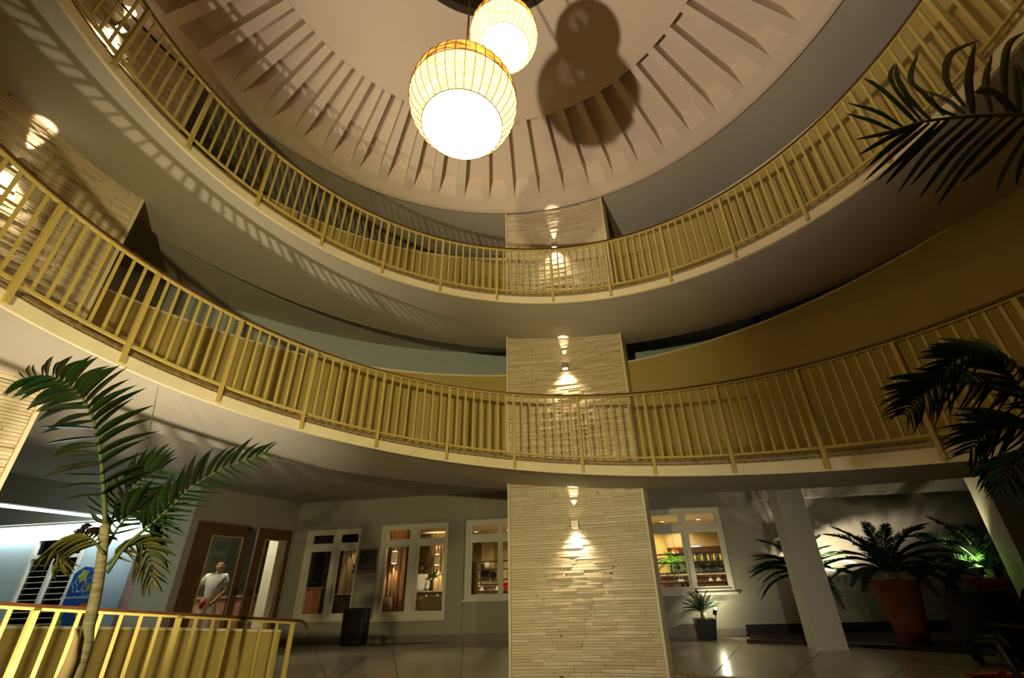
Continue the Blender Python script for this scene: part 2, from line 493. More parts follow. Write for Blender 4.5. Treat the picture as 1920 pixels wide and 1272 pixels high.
def railing(label, tha, thb, posts, height, sub=8, curl=False):
    """posts: theta of each post"""
    mid = (tha + thb) / 2
    base = pol(S, -mid, ztop(mid))
    t = thing('ramp_railing', label, 'railing', base, 0, None)
    nn = int((thb - tha) * 56)
    def bar(r0, r1, za, zb):
        return MB().quadstrip([[pol(r0, -q, ztop(q) + za), pol(r1, -q, ztop(q) + za), pol(r1, -q, ztop(q) + zb), pol(r0, -q, ztop(q) + zb)] for q in (tha + (thb - tha) * i / nn for i in range(nn + 1))])
    bar(S - .03, S + .03, height - .022, height).build('handrail', M_RAILWOOD, t, angle=30)
    bar(S - .018, S + .018, height - .04, height - .022).build('top_rail', M_YELLOW, t, angle=30)
    if sub == 8: bar(S - .014, S + .014, .045, .07).build('bottom_rail', M_YELLOW, t, angle=30)
    if curl:
        p = [pol(S, -tha, ztop(tha) + height - .011)]
        d = (pol(S, -tha + .1) - pol(S, -tha)).normalized()
        for a in (0, 20, 45, 75, 100, 120): p.append(p[0] + d * (.02 + .10 * sin(math.radians(a))) + Vector((0, 0, -.10 * (1 - cos(math.radians(a))))))
        MB().tube(p, .012, 8).build('curled_end', M_RAILWOOD, t, smooth=True)
    dlt = posts[1] - posts[0]
    for i, q in enumerate(posts):
        obj('post', me_post, pol(S - .012, -q, ztop(q) - (.135 if sub == 8 else .1)), (0, 0, q), (.036, .05, height - .04 + (.135 if sub == 8 else .1)), t)
        for k in range(1, sub):
            a = q + dlt * k / sub
            if a > thb - .004: continue
            lo = .06 if sub == 8 else -.1
            obj('baluster', me_bal, pol(S, -a, ztop(a) + lo), (0, 0, a), (.024, .014, height - .035 - lo), t)
    return t


P1 = [2 * pi + 1.4181 - .2411 * k for k in range(-2, 15)][::-1]
railing('yellow ramp railing crossing below the middle, on the lower of the two full turns', P1[0], P1[-1] + .2, P1, .884)
P2 = [4 * pi + 1.4833 - .2411 * k for k in range(-1, 16)][::-1]
railing('yellow ramp railing of the upper turn, just under the coffered dome', P2[0], P2[-1] + .2, P2, .884)
P0 = [.612 + .1325 * k * 2 for k in range(0, 7)]
railing('short yellow railing with curled end where the ramp starts beside the palm trunk', .605, P0[-1] + .14, P0, .815, sub=7, curl=True)

# ------------------------------------------------------------------ pendant lamps
M_WIRE = mat('dark_wire', (.10, .055, .02), .5, .3)
M_SHADE = shade_mat('woven_shade', (1.0, .84, .52), 1.12, (.84, .58, .26), .84, 9, (1, 1, 7), .5)
M_BAND = shade_mat('bark_band', (1.0, .58, .16), .62, (.12, .035, .006), .96, 9, (1, 1, 4), .22)
M_DIFF = shade_mat('lamp_diffuser', (1.0, .86, .50), 6.0, (1.0, .72, .30), .95, 12, (1, 8, 1))


def pendant(c, R, label, nr):
    c = Vector(c); t = thing('pendant_lamp', label, 'lamp', c, 0, None)
    zz = lambda a: (R * sin(a), R * cos(a))   # angle from the top
    A0, A1, A2, A3 = .34, 1.60, 1.6, 2.33
    def prof(a, b, n_, k=1.0): return [(k * R * sin(a + (b - a) * i / n_), k * R * cos(a + (b - a) * i / n_)) for i in range(n_ + 1)]
    MB().revolve(prof(A0, A1, 10), n=40, c=c).build('woven_band', M_BAND, t, smooth=True)
    MB().revolve(prof(A1, A3, 14), n=40, c=c).build('shade', M_SHADE, t, smooth=True)
    zr, zzz = zz(A3)
    MB().revolve([(zr, zzz), (zr * .8, zzz - .035 * R), (zr * .5, zzz - .06 * R), (zr * .2, zzz - .075 * R), (0, zzz - .078 * R)], n=40, c=c).build('diffuser', M_DIFF, t, smooth=True)
    me = MB().tube([(0, R * 1.006 * sin(a), R * 1.006 * cos(a)) for a in [A0 + (A3 - A0) * i / 16 for i in range(17)]], .0024 * R / .3, 5).mesh('rib', M_WIRE, True)
    for k in range(nr): obj('rib', me, c, (0, 0, 2 * pi * k / nr), parent=t)
    for a in (A0, A1, A3):
        r, z = zz(a)
        MB().tube([c + Vector((r * 1.005 * cos(q), r * 1.005 * sin(q), z)) for q in [2 * pi * i / 40 for i in range(41)]], .003 * R / .3, 5).build('hoop', M_WIRE, t, smooth=True)
    top = zdome(math.hypot(c.x, c.y)) if math.hypot(c.x, c.y) > 1.32 else 8.6
    MB().tube([c + Vector((0, 0, R * .1)), c + Vector((0, 0, R * .5)), (c.x, c.y, top)], .009, 6).build('cord', M_WIRE, t, smooth=True)
    MB().tube([c + Vector((0, 0, R * .9)), c + Vector((0, 0, R * .30))], .028, 8).build('bulb_socket', mat('socket', (.5, .46, .4), .5), t)
    MB().ball(c + Vector((0, 0, R * .16)), .055, 12, 8, (1, 1, 1.2)).build('bulb', emis('bulb_glass', (1, .86, .6), 14), t, smooth=True)
    light('pendant_bulb', 'POINT', c + Vector((0, 0, -R * .25)), 72 * (R / .4), K_LAMP, size=R * .28)
    return t


pendant((-.105, 0, 4.39), .412, 'larger round woven pendant lamp hanging lower, glowing white', 36)
pendant((.212, 0, 5.29), .292, 'smaller round woven pendant lamp hanging behind and above the larger one', 32)

# ------------------------------------------------------------------ wall sconces on the pillars
M_SCB = mat('sconce_metal', (.42, .38, .30), .4, .5, metal=.5)


def sconce(ph, z, label, k=1.0):
    c = pol(RD - .07, ph, z); t = thing('wall_sconce', label, 'lamp', c, -ph, 'up and down lights on the stone pillars')
    R = Matrix.Rotation(-ph, 3, 'Z')
    b = MB()
    for dx in (-.045, .045): b.box(c + R @ Vector((dx, 0, 0)), (.008, .09, .10), R)
    for dy in (-.045, .045): b.box(c + R @ Vector((0, dy, 0)), (.09, .008, .10), R)
    b.build('body', M_SCB, t)
    MB().box(c + R @ Vector((0, .06, 0)), (.06, .03, .06), R).build('wall_plate', M_SCB, t)
    MB().ring(0, 0, 0, 0, 0, 0, 1) if False else None
    MB().box(c + Vector((0, 0, -.03)), (.07, .07, .012), R).build('lens', emis('sconce_lens', (1, .86, .62), 22), t)
    light('sconce_down', 'SPOT', c + Vector((0, 0, -.062)), 36 * k, K_SCON, c + pol(.05, ph, -.6), .03, 104, .75)
    light('sconce_wash', 'SPOT', c + Vector((0, 0, -.062)), 34 * k, K_SCON, c + pol(.06, ph, -.8), .02, 58, .12)
    light('sconce_up', 'SPOT', c + pol(.012, ph, .056), 62 * k, K_SCON, c + pol(.012 + .12, ph, .95), .004, 24, .8)
    return t


sconce(.192, 1.76, 'small up and down sconce on the central stone pillar at ground level')
sconce(.197, 4.22, 'small up and down sconce on the central stone pillar behind the lower ramp railing')
sconce(.190, 6.78, 'small up and down sconce on the central stone pillar just below the dome')
sconce(-1.385, 7.42, 'small up and down sconce on the left stone pillar behind the upper ramp railing')
sconce(-1.390, 4.90, 'small up and down sconce on the left stone pillar behind the lower ramp railing')

# ------------------------------------------------------------------ lobby window wall (its own frame: u along, v behind, z up)
_wu = Vector((.992, -.126, 0)); _wv = Vector((.126, .992, 0)); _w0 = Vector((0, 8.74, 0))
WROT = math.atan2(_wu.y, _wu.x)
RW3 = Matrix.Rotation(WROT, 3, 'Z')


def W(u, v, z): return _w0 + _wu * u + _wv * v + Vector((0, 0, z))


def wv(px, py, v=0):                        # pixel -> (u, z) on the plane v behind the wall
    r = ray(px, py); p0 = _w0 + _wv * v
    q = CAM + r * ((p0 - CAM).dot(_wv) / r.dot(_wv))
    return (q - _w0).dot(_wu), q.z


def wbox(mb, u0, u1, v0, v1, z0, z1):
    mb.box(W((u0 + u1) / 2, (v0 + v1) / 2, (z0 + z1) / 2), (abs(u1 - u0), abs(v1 - v0), abs(z1 - z0)), RW3); return mb


OPEN = [(-5.12, -3.78, .45, 2.27), (-3.26, -1.66, .43, 2.31), (-1.24, .24, .75, 2.33), (2.83, 4.34, .75, 2.36)]
m = MB()
us = -5.45
for (a, b, z0, z1) in OPEN:
    wbox(m, us, a, 0, .22, 0, 2.92); wbox(m, a, b, 0, .22, 0, z0); wbox(m, a, b, 0, .22, z1, 2.92); us = b
wbox(m, us, 11.5, 0, .22, 0, 2.92)
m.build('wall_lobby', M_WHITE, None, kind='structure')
wl = bpy.data.objects['wall_lobby']
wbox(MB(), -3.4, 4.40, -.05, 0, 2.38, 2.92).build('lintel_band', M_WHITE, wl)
wbox(MB(), -1.62, -1.27, -.05, 0, .13, 2.38).build('pilaster', M_WHITE, wl)
wbox(MB(), -5.42, 4.37, -.018, 0, 0, .13).build('baseboard_lobby', M_SKIRT, None, kind='structure')
wbox(MB(), 4.39, 11.4, -.02, 0, 0, .19).build('baseboard_planting', M_BLACK, None, kind='structure')


def window(i, a, b, z0, z1, panes, zl, zu, bars=None, mid=None):
    """panes: two u ranges of glass; zl, zu: glass heights of the lower and the transom row"""
    f = MB(); V0, V1 = -.015, .09
    wbox(f, a, panes[0][0] - .05, V0, V1, z0, z1); wbox(f, panes[1][1] + .05, b, V0, V1, z0, z1)
    wbox(f, panes[0][1] + .05, panes[1][0] - .05, V0, V1, z0, z1)
    for p in panes:
        wbox(f, p[0] - .05, p[1] + .05, V0, V1, z0, zl[0] - .05); wbox(f, p[0] - .05, p[1] + .05, V0, V1, zl[1] + .05, zu[0] - .03); wbox(f, p[0] - .05, p[1] + .05, V0, V1, zu[1] + .03, z1)
    o = f.build('window_%d' % i, M_FRAME, None, kind='structure')
    for p in panes:
        for (q0, q1), e in ((zl, .05), (zu, .03)):
            s = MB()
            wbox(s, p[0] - .05, p[0], .02, .07, q0 - e, q1 + e); wbox(s, p[1], p[1] + .05, .02, .07, q0 - e, q1 + e)
            wbox(s, p[0], p[1], .02, .07, q0 - e, q0); wbox(s, p[0], p[1], .02, .07, q1, q1 + e)
            so = s.build('sash', M_FRAME, o)
            wbox(MB(), p[0], p[1], .042, .048, q0, q1).build('pane', M_GLASS, so)
    wbox(MB(), a - .03, b + .03, -.06, -.015, z0 - .04, z0).build('window_sill', M_FRAME, o)
    if bars:
        for zb in bars: wbox(MB(), panes[0][0] - .04, panes[1][1] + .04, .10, .118, zb - .012, zb + .012).build('bar', M_DARKBAR, o)
    return o


M_DARKBAR = mat('dark_bar', (.10, .045, .02), .5, .3)
window(1, -5.12, -3.78, .45, 2.27, ((-4.97, -4.46), (-4.27, -3.82 - .02)), (.56, 1.81), (1.98, 2.16))
window(2, -3.26, -1.66, .43, 2.31, ((-3.11, -2.58), (-2.34, -1.74)), (.56, 1.84), (2.0, 2.2))
window(3, -1.24, .24, .75, 2.33, ((-1.11, -.51), (-.40, .12)), (.84, 1.86), (2.03, 2.21))
window(4, 2.83, 4.34, .75, 2.36, ((2.91, 3.48), (3.64, 4.24)), (.86, 1.87), (2.05, 2.25))

# ------------------------------------------------------------------ door wall at the left end of the lobby
_da = Vector((-5.43, 9.43, 0)); _du = Vector((-.282, -.959, 0)); _dn = Vector((-.959, .282, 0))
RD3 = Matrix((( _du.x, _dn.x, 0), (_du.y, _dn.y, 0), (0, 0, 1)))


def D(s_, v, z): return _da + _du * s_ + _dn * v + Vector((0, 0, z))


def dbox(mb, s0, s1, v0, v1, z0, z1):
    mb.box(D((s0 + s1) / 2, (v0 + v1) / 2, (z0 + z1) / 2), (abs(s1 - s0), abs(v1 - v0), abs(z1 - z0)), RD3); return mb


m = MB()
dbox(m, -.1, 0, 0, .2, 0, 2.92); dbox(m, 0, 2.52, 0, .2, 2.30, 2.92); dbox(m, 2.52, 2.67, 0, .2, 0, 2.92)
m.build('wall_doors', M_WHITE, None, kind='structure')


def leaf(i, s0, s1, g0, g1, hinge_ang, handle_s):
    f = MB(); z1 = 2.285
    dbox(f, s0, g0, .03, .085, .01, z1); dbox(f, g1, s1, .03, .085, .01, z1); dbox(f, g0, g1, .03, .085, .01, .30); dbox(f, g0, g1, .03, .085, 2.06, z1)
    o = f.build('door_%d' % i, M_BROWN, None, kind='structure')
    dbox(MB(), g0, g1, .054, .060, .30, 2.06).build('pane', M_GLASS, o)
    bd = MB()
    for (x0, x1, q0, q1) in ((g0, g0 + .02, .30, 2.06), (g1 - .02, g1, .30, 2.06), (g0 + .02, g1 - .02, 2.04, 2.06), (g0 + .02, g1 - .02, .30, .32)): dbox(bd, x0, x1, .018, .03, q0, q1)
    bd.build('glazing_bead', mat('pale_bead', (.55, .44, .22), .5), o)
    h = MB(); dbox(h, handle_s - .02, handle_s + .02, -.035, .03, .98, 1.10); h.build('handle', M_DARK, o)
    return o


leaf(1, 1.22, 2.48, 1.38, 2.13, 0, 1.29)
leaf(2, .02, 1.02, .17, .80, 0, .93)
dbox(MB(), 1.22, 1.30, .0, .04, 2.18, 2.26).build('trim_door_closer', M_DARK, None, kind='structure')
# bluish pilaster that ends the door wall, then the recessed facade on the left
PX0 = D(2.67, 0, 0)
m = MB(); m.prism([(PX0.x, PX0.y), (PX0.x - .19, PX0.y + .06), (PX0.x - .66, PX0.y + .12), (PX0.x - .66, PX0.y - .02)][::-1], 0, 2.92)
m.build('wall_pilaster', M_BLUE, None, kind='structure')
FAC = [(-6.7, 7.62), (-13.5, 8.6)]
fd = (Vector((FAC[1][0], FAC[1][1], 0)) - Vector((FAC[0][0], FAC[0][1], 0))).normalized(); fn = Vector((-fd.y, fd.x, 0))
if fn.y > 0: fn = -fn                       # towards the atrium
FROT = math.atan2(fd.y, fd.x); F3 = Matrix((( fd.x, fn.x, 0), (fd.y, fn.y, 0), (0, 0, 1)))


def FP(s_, v, z): return Vector((FAC[0][0], FAC[0][1], 0)) + fd * s_ + fn * v + Vector((0, 0, z))


def fbox(mb, s0, s1, v0, v1, z0, z1):
    mb.box(FP((s0 + s1) / 2, (v0 + v1) / 2, (z0 + z1) / 2), (abs(s1 - s0), abs(v1 - v0), abs(z1 - z0)), F3); return mb


def fpx(px, py, v=0):
    r = ray(px, py); p0 = FP(0, v, 0); q = CAM + r * ((p0 - CAM).dot(fn) / r.dot(fn))
    return (q - FP(0, 0, 0)).dot(fd), q.z


m = MB()
ws = (2.35, 3.62, .42, 2.2)
fbox(m, 0, ws[0], -.2, 0, 0, 2.92); fbox(m, ws[1], 7, -.2, 0, 0, 2.92); fbox(m, ws[0], ws[1], -.2, 0, 0, ws[2]); fbox(m, ws[0], ws[1], -.2, 0, ws[3], 2.92)
m.build('wall_facade', M_BLUE, None, kind='structure')
f = MB()
for a, b in ((ws[0], ws[0] + .07), (ws[1] - .07, ws[1]), ((ws[0] + ws[1]) / 2 - .035, (ws[0] + ws[1]) / 2 + .035)): fbox(f, a, b, -.06, .02, ws[2], ws[3])
for a, b in ((ws[2], ws[2] + .07), (1.78, 1.85), (ws[3] - .07, ws[3])): fbox(f, ws[0] + .07, ws[1] - .07, -.055, .018, a, b)
o = f.build('window_5', M_FRAME, None, kind='structure')
fbox(MB(), ws[0] + .07, ws[1] - .07, -.05, -.045, ws[2] + .07, ws[3] - .07).build('pane', M_GLASS, o)
ml = mat('wood_louver', (.55, .40, .24), .5, .3, .2, 8)
fbox(MB(), ws[0] + .02, ws[1] - .02, -.30, -.28, ws[2], ws[3]).build('backing', M_DARK, o)
z = ws[2] + .12
me_sl = MB().box((0, 0, 0), (ws[1] - ws[0] - .1, .115, .012)).mesh('slat', ml)
while z < 1.76:
    obj('slat', me_sl, FP((ws[0] + ws[1]) / 2, -.075, z), (-1.0, 0, FROT), (1, 1, 1), o); z += .105
# dropped bulkhead with strip lights under its inner corner
fbox(MB(), 0.0, 7, 0, .30, 2.44, 2.92).build('trim_bulkhead', M_WHITE, None, kind='structure')
fbox(MB(), 1.30, 1.52, .30, 2.6, 2.46, 2.92).build('trim_side_bulkhead', M_WHITE, None, kind='structure')

# ------------------------------------------------------------------ right end: columns, planting bed
M_COL = mat('column_paint', (.66, .62, .50), .7, .2, .04, 2)


def column(name, pts, z1, lab=None):
    c = sum((Vector((x, y)) for x, y in pts), Vector((0, 0))) / len(pts)
    m = MB().prism(pts, 0, z1); return m.build(name, M_COL, None, kind='structure')


column('column', [(4.56, 6.09), (5.0, 6.04), (5.06, 6.45), (4.62, 6.50)], 2.92)
column('column', [(7.22, 5.00), (7.63, 4.90), (7.73, 5.32), (7.32, 5.42)], 2.92)
# down-stand beam above the planting bed, along the lobby wall
wbox(MB(), 5.0, 9.6, -.35, -.02, 2.42, 2.92).build('trim_beam', M_WHITE, None, kind='structure')
bed = MB().ring(8.24, 8.32, -.02, .055, .50, 1.35, 24).build('trim_bed_edge', mat('bed_timber', (.05, .028, .015), .6), None, kind='structure')
m = MB()
pts = [pol(8.30, t) for t in [.505 + (1.35 - .505) * i / 20 for i in range(21)]]
pts2 = [W(11.3, -.03, 0), W(4.42, -.03, 0)]
m.prism([(p.x, p.y) for p in pts + pts2], -.01, .04)
m.build('planting_bed', M_SOIL, None, kind='structure')

# ------------------------------------------------------------------ restaurant shell behind the windows
M_WARMWALL = mat('warm_wall', (.70, .55, .28), .8)
M_RFLOOR = mat('wood_floor', (.25, .15, .08), .5, .3, .3, 6)
RV = 5.2
wbox(MB(), -4.7, 8, RV, RV + .1, 0, 2.9).build('wall_restaurant_back', M_WARMWALL, None, kind='structure')
wbox(MB(), -4.82, -4.72, 2.6, RV, 0, 2.45).build('wall_restaurant_side', M_DARK, None, kind='structure')
wbox(MB(), 7.9, 8.0, .22, RV, 0, 2.9).build('wall_restaurant_end', M_WARMWALL, None, kind='structure')
wbox(MB(), -9.5, 8, .23, RV + .1, -.012, .004).build('floor_restaurant', M_RFLOOR, None, kind='structure')
wbox(MB(), -4.6, 7.9, .225, RV, 2.45, 2.55).build('ceiling_restaurant', mat('warm_ceiling', (.80, .68, .46), .8), None, kind='structure')
wbox(MB(), -4.6, 7.9, 4.3, 4.6, 2.30, 2.45).build('trim_ceiling_beam', mat('warm_ceiling', (.80, .68, .46)), None, kind='structure')
for _u, _v, _e in ((-2.6, .9, 26), (-1.9, 2.9, 26), (-.6, 1.2, 30), (-.3, 3.0, 34), (2.6, 1.3, 30), (4.2, 1.3, 34), (3.0, 3.2, 46), (5.2, 3.2, 46), (4.2, 4.6, 40)):
    light('restaurant_ceiling_spot', 'SPOT', W(_u, _v, 2.40), _e * 2.3, (1, .78, .46), W(_u, _v, 0), .06, 160, .5)
light('restaurant_ceiling_fill', 'SPOT', W(.4, 2.0, .5), 34, (1, .80, .50), W(.4, 2.4, 3), .2, 160, .8)  # unseen fill added to brighten the dining room ceiling
light('bar_ceiling_fill', 'SPOT', W(4.0, 2.4, .5), 34, (1, .80, .50), W(4.0, 2.8, 3), .2, 160, .8)  # second added fill, for the ceiling over the bar
wbox(MB(), -10, -4.7, RV, RV + .1, 0, 2.9).build('wall_lounge_back', M_DARK, None, kind='structure')
wbox(MB(), -10, -4.6, .225, RV, 2.72, 2.76).build('ceiling_lounge', mat('warm_ceiling', (.80, .68, .46)), None, kind='structure')
light('lounge_ceiling_fill', 'AREA', W(-6.0, 1.6, 2.2), 5, (1, .80, .5), W(-6.0, 1.6, 3), sx=2.0, sy=1.6)  # added upward panel so the lounge ceiling looks lit, no fixture
# reception room behind the doors
m = MB(); dbox(m, -3.6, 2.1, 3.2, 3.3, 0, 2.9); m.build('wall_reception_back', mat('reception_green', (.10, .11, .075), .7), None, kind='structure')
m = MB(); dbox(m, -3.6, 2.3, .21, 3.2, 2.62, 2.7); m.build('ceiling_reception', M_WHITE, None, kind='structure')
m = MB(); dbox(m, -3.6, 2.3, .2, 3.2, -.012, .003); m.build('floor_reception', M_TILE, None, kind='structure')
light('reception_ceiling_fill', 'SPOT', D(-2.0, 1.4, 1.7), 16, (1, .82, .5), D(-2.0, 1.5, 3), .1, 150, .7)  # invented upward spot, brightens the ceiling seen through the first window
light('reception_glow', 'AREA', D(1.0, 1.2, 2.58), 75, (1, .86, .6), D(1.0, 1.9, 0), sx=2.0, sy=1.2)

# strip lights
M_TUBE = emis('fluorescent', (.78, .95, 1.0), 34)
st = thing('strip_light', 'white fluorescent strip along the facade just above the louvred window', 'lamp', FP(3.4, .16, 2.41))
fbox(MB(), .6, 6.5, .10, .20, 2.40, 2.44).build('housing', M_FRAME, st)
fbox(MB(), .6, 6.5, .12, .18, 2.335, 2.40).build('tube', M_TUBE, st)
st = thing('strip_light', 'white fluorescent strip on the side bulkhead, meeting the facade strip at a corner', 'lamp', FP(2.02, 1.7, 2.46))
fbox(MB(), 1.523, 1.57, .34, 2.4, 2.50, 2.54).build('housing', M_FRAME, st)
fbox(MB(), 1.523, 1.58, .34, 2.4, 2.43, 2.50).build('tube', M_TUBE, st)

# ------------------------------------------------------------------ plants
M_LEAF = mat('palm_leaf', (.035, .10, .022), .38, .45, .45, 5, col2=(.015, .045, .012), rnd=1)
M_LEAFD = mat('dark_leaf', (.022, .060, .018), .42, .4, .4, 5, col2=(.010, .028, .008), rnd=1)
M_LEAFY = mat('yellowing_leaf', (.22, .20, .05), .5, .3, .5, 5, col2=(.07, .09, .025), rnd=1)
M_RACH = mat('leaf_stalk', (.10, .14, .045), .5, .35)
M_TRUNK = mat('palm_trunk', (.36, .32, .20), .7, .25, .4, 9, .25, 30, col2=(.16, .15, .08), aniso=(1, 1, 6))
M_TERRA = mat('terracotta', (.25, .06, .03), .7, .25, .25, 7, .08, 40)


def blade_pts(droop, fold, n=5, k=.8):
    """half-folded pointed leaflet of unit length along +Y"""
    out = []
    for i in range(n + 1):
        t = i / n; wd = max(.0, sin(pi * min(1, .10 + .90 * t) ** k)) * .5 if t < 1 else 0
        a = droop * t
        y = t * (1 - .22 * droop * droop * t * t / 2); z = -droop * t * t * .5
        out.append((wd, y, z, fold * wd))
    return out


def blade_mesh(name, m, droop, fold=.35, n=5):
    mb = MB(); b = blade_pts(droop, fold, n)
    for wd, y, z, f in b: mb.v += [(-wd, y, z + f), (0, y, z), (wd, y, z + f)]
    for i in range(n):
        for j in (0, 1): mb.f.append((i * 3 + j, i * 3 + j + 1, (i + 1) * 3 + j + 1, (i + 1) * 3 + j))
    me = bpy.data.meshes.new(name); me.from_pydata(mb.v, [], mb.f); me.materials.append(m)
    for p in me.polygons: p.use_smooth = True
    return me


def catmull(P, n):
    P = [Vector(p) for p in P]; P = [P[0] * 2 - P[1]] + P + [P[-1] * 2 - P[-2]]; out = []
    segs = len(P) - 3
    for i in range(n + 1):
        x = segs * i / n; k = min(int(x), segs - 1); t = x - k; a, b, c, d = P[k:k + 4]
        out.append(.5 * ((2 * b) + (c - a) * t + (2 * a - 5 * b + 4 * c - d) * t * t + (3 * b - a - 3 * c + d) * t ** 3))
    return out


def leaf_frames(path, pairs, L, t0=.12, up=Vector((0, 0, 1)), a0=75, a1=22, lift=.1, rng=random, lmin=.35):
    n = len(path) - 1
    for i in range(pairs):
        t = t0 + (1 - t0) * (i + .5) / pairs; x = t * n; k = min(int(x), n - 1); p = path[k].lerp(path[k + 1], x - k)
        T = (path[min(k + 1, n)] - path[max(k - 1, 0)]).normalized(); B = T.cross(up)
        if B.length < .05: B = Vector((1, 0, 0))
        B.normalize(); N_ = B.cross(T).normalized()
        prof = lmin + (1 - lmin) * sin(pi * min(1, (.18 + .82 * (i + .5) / pairs))) ** .7
        for sgn in (-1, 1):
            a = math.radians(a0 + (a1 - a0) * t + rng.uniform(-7, 7)); lf = lift + rng.uniform(-.12, .12)
            d = (T * cos(a) + B * sgn * sin(a) + N_ * lf).normalized()
            X = d.cross(N_).normalized(); Z = X.cross(d).normalized()
            yield p, d, X, Z, L * prof * rng.uniform(.86, 1.1)


def frond(parent, P, pairs, L, wd, meshes, rr=(.010, .003), stalk=None, seed=1, base=Vector((0, 0, 0)), **kw):
    rng = random.Random(seed); path = catmull(P, 24)
    nn = len(path)
    fr = MB().tube(path, [rr[0] + (rr[1] - rr[0]) * i / (nn - 1) for i in range(nn)], 6).build('frond', stalk or M_RACH, parent, smooth=True)
    for p, d, X, Z, l in leaf_frames(path, pairs, L, rng=rng, **kw):
        o = bpy.data.objects.new('leaflet', rng.choice(meshes)); COL.objects.link(o); o.parent = fr
        o.matrix_parent_inverse = fr.matrix_basis.inverted()
        R = Matrix((X * wd * (0.8 + .2 * l / L), d * l, Z * l)).transposed().to_4x4()
        tw = Matrix.Rotation(rng.uniform(-.35, .35), 4, 'Y')
        o.matrix_basis = fr.matrix_parent_inverse.inverted() @ Matrix.Translation(p) @ R @ Matrix.Identity(4) if False else Matrix.Translation(p) @ (Matrix((X, d, Z)).transposed().to_4x4() @ tw @ Matrix.Diagonal((wd * (.8 + .2 * l / L), l, l, 1)))
        o.matrix_parent_inverse = (parent.matrix_basis @ Matrix.Identity(4)).inverted() if False else Matrix.Translation(-Vector(parent.location)) if False else Matrix.Identity(4)
    return fr


BL = [blade_mesh('leaflet', M_LEAF, dr) for dr in (.25, .5, .8)]
BLD = [blade_mesh('leaflet', M_LEAFD, dr) for dr in (.3, .6, .95)]
BLS = [blade_mesh('leaflet', M_LEAF, dr) for dr in (.10, .28, .5)]
BLY = [blade_mesh('leaflet', M_LEAFY, dr) for dr in (.5, .9)]


def AT(y, *pp): return [at(px, py, y + (i * 0)) for i, (px, py) in enumerate(pp)]


# slender palm on the left, in front of the start of the ramp
tr = AT(.45, (140, 1300), (150, 1250), (165, 1180), (181, 1110), (191, 1045), (197, 985))
gb = Vector((tr[0].x - .02, .45, -.6))
pl = thing('palm', 'slender palm with a pale trunk in front of the short ramp railing', 'plant', (0, 0, 0))
tk = [gb, gb + Vector((.0, 0, .7))] + tr[1:]
MB().tube(catmull(tk, 24), [.032 - .010 * i / 24 for i in range(25)], 10).build('trunk', M_TRUNK, pl, smooth=True)
sh = at(140, 1240, .40); me = MB().tube([sh + Vector((-.03, 0, -.16)), sh + Vector((-.01, -.01, 0)), sh + Vector((-.015, -.02, .09)), sh + Vector((-.03, -.03, .14))], [.032, .024, .012, .002], 8)
me.build('leaf_sheath', mat('dry_sheath', (.55, .40, .22), .7), pl, smooth=True)
frond(pl, AT(.45, (197, 985), (193, 905), (186, 835), (172, 778), (150, 741), (120, 716), (85, 706), (44, 712)), 25, .30, .0115, BLS, (.012, .003), seed=3, up=Vector((.1, -1, .25)), a0=76, a1=48, lift=.0, t0=.08)
frond(pl, AT(.35, (200, 1075), (235, 1025), (282, 985), (327, 945), (372, 905), (435, 872), (505, 850)), 19, .22, .0120, BLS, (.010, .002), seed=5, up=Vector((.0, -1, .25)), a0=66, a1=46, lift=.0, t0=.28)
frond(pl, AT(.55, (197, 1010), (215, 965), (240, 925), (275, 895), (305, 880)), 17, .27, .011, BLS, (.009, .002), seed=8, up=Vector((.1, -1, .25)), a0=75, a1=40, lift=-.05)
frond(pl, AT(.5, (198, 1030), (225, 985), (258, 960), (290, 965), (305, 1000)), 15, .24, .012, BLS, (.008, .002), seed=9, up=Vector((0, -1, .3)), lift=-.1)
frond(pl, AT(.42, (195, 1040), (172, 1012), (148, 1004), (125, 1022), (112, 1062)), 18, .20, .014, BLY, (.007, .002), seed=11, up=Vector((0, -.6, .8)), lift=-.2)
frond(pl, AT(.40, (200, 1060), (232, 1030), (262, 1022), (282, 1050), (286, 1095)), 16, .18, .013, BLY, (.007, .002), seed=12, up=Vector((0, -.6, .8)), lift=-.2)
MB().tube(AT(.6, (258, 925), (276, 832), (297, 724)), [.006, .004, .001], 6).build('spear_leaf', M_RACH, pl, smooth=True)

# two palms at the right, partly out of the picture
pr = thing('palm', 'dark palm frond with broad curling leaflets reaching in near the upper right corner', 'plant', (0, 0, 0))
yb = -1.0
fr = MB().tube(catmull(AT(yb, (2040, 214), (1930, 215), (1850, 217), (1780, 222), (1735, 228), (1690, 240), (1650, 256)), 24), [.009 - .006 * i / 24 for i in range(25)], 8).build('frond', M_RACH, pr, smooth=True)


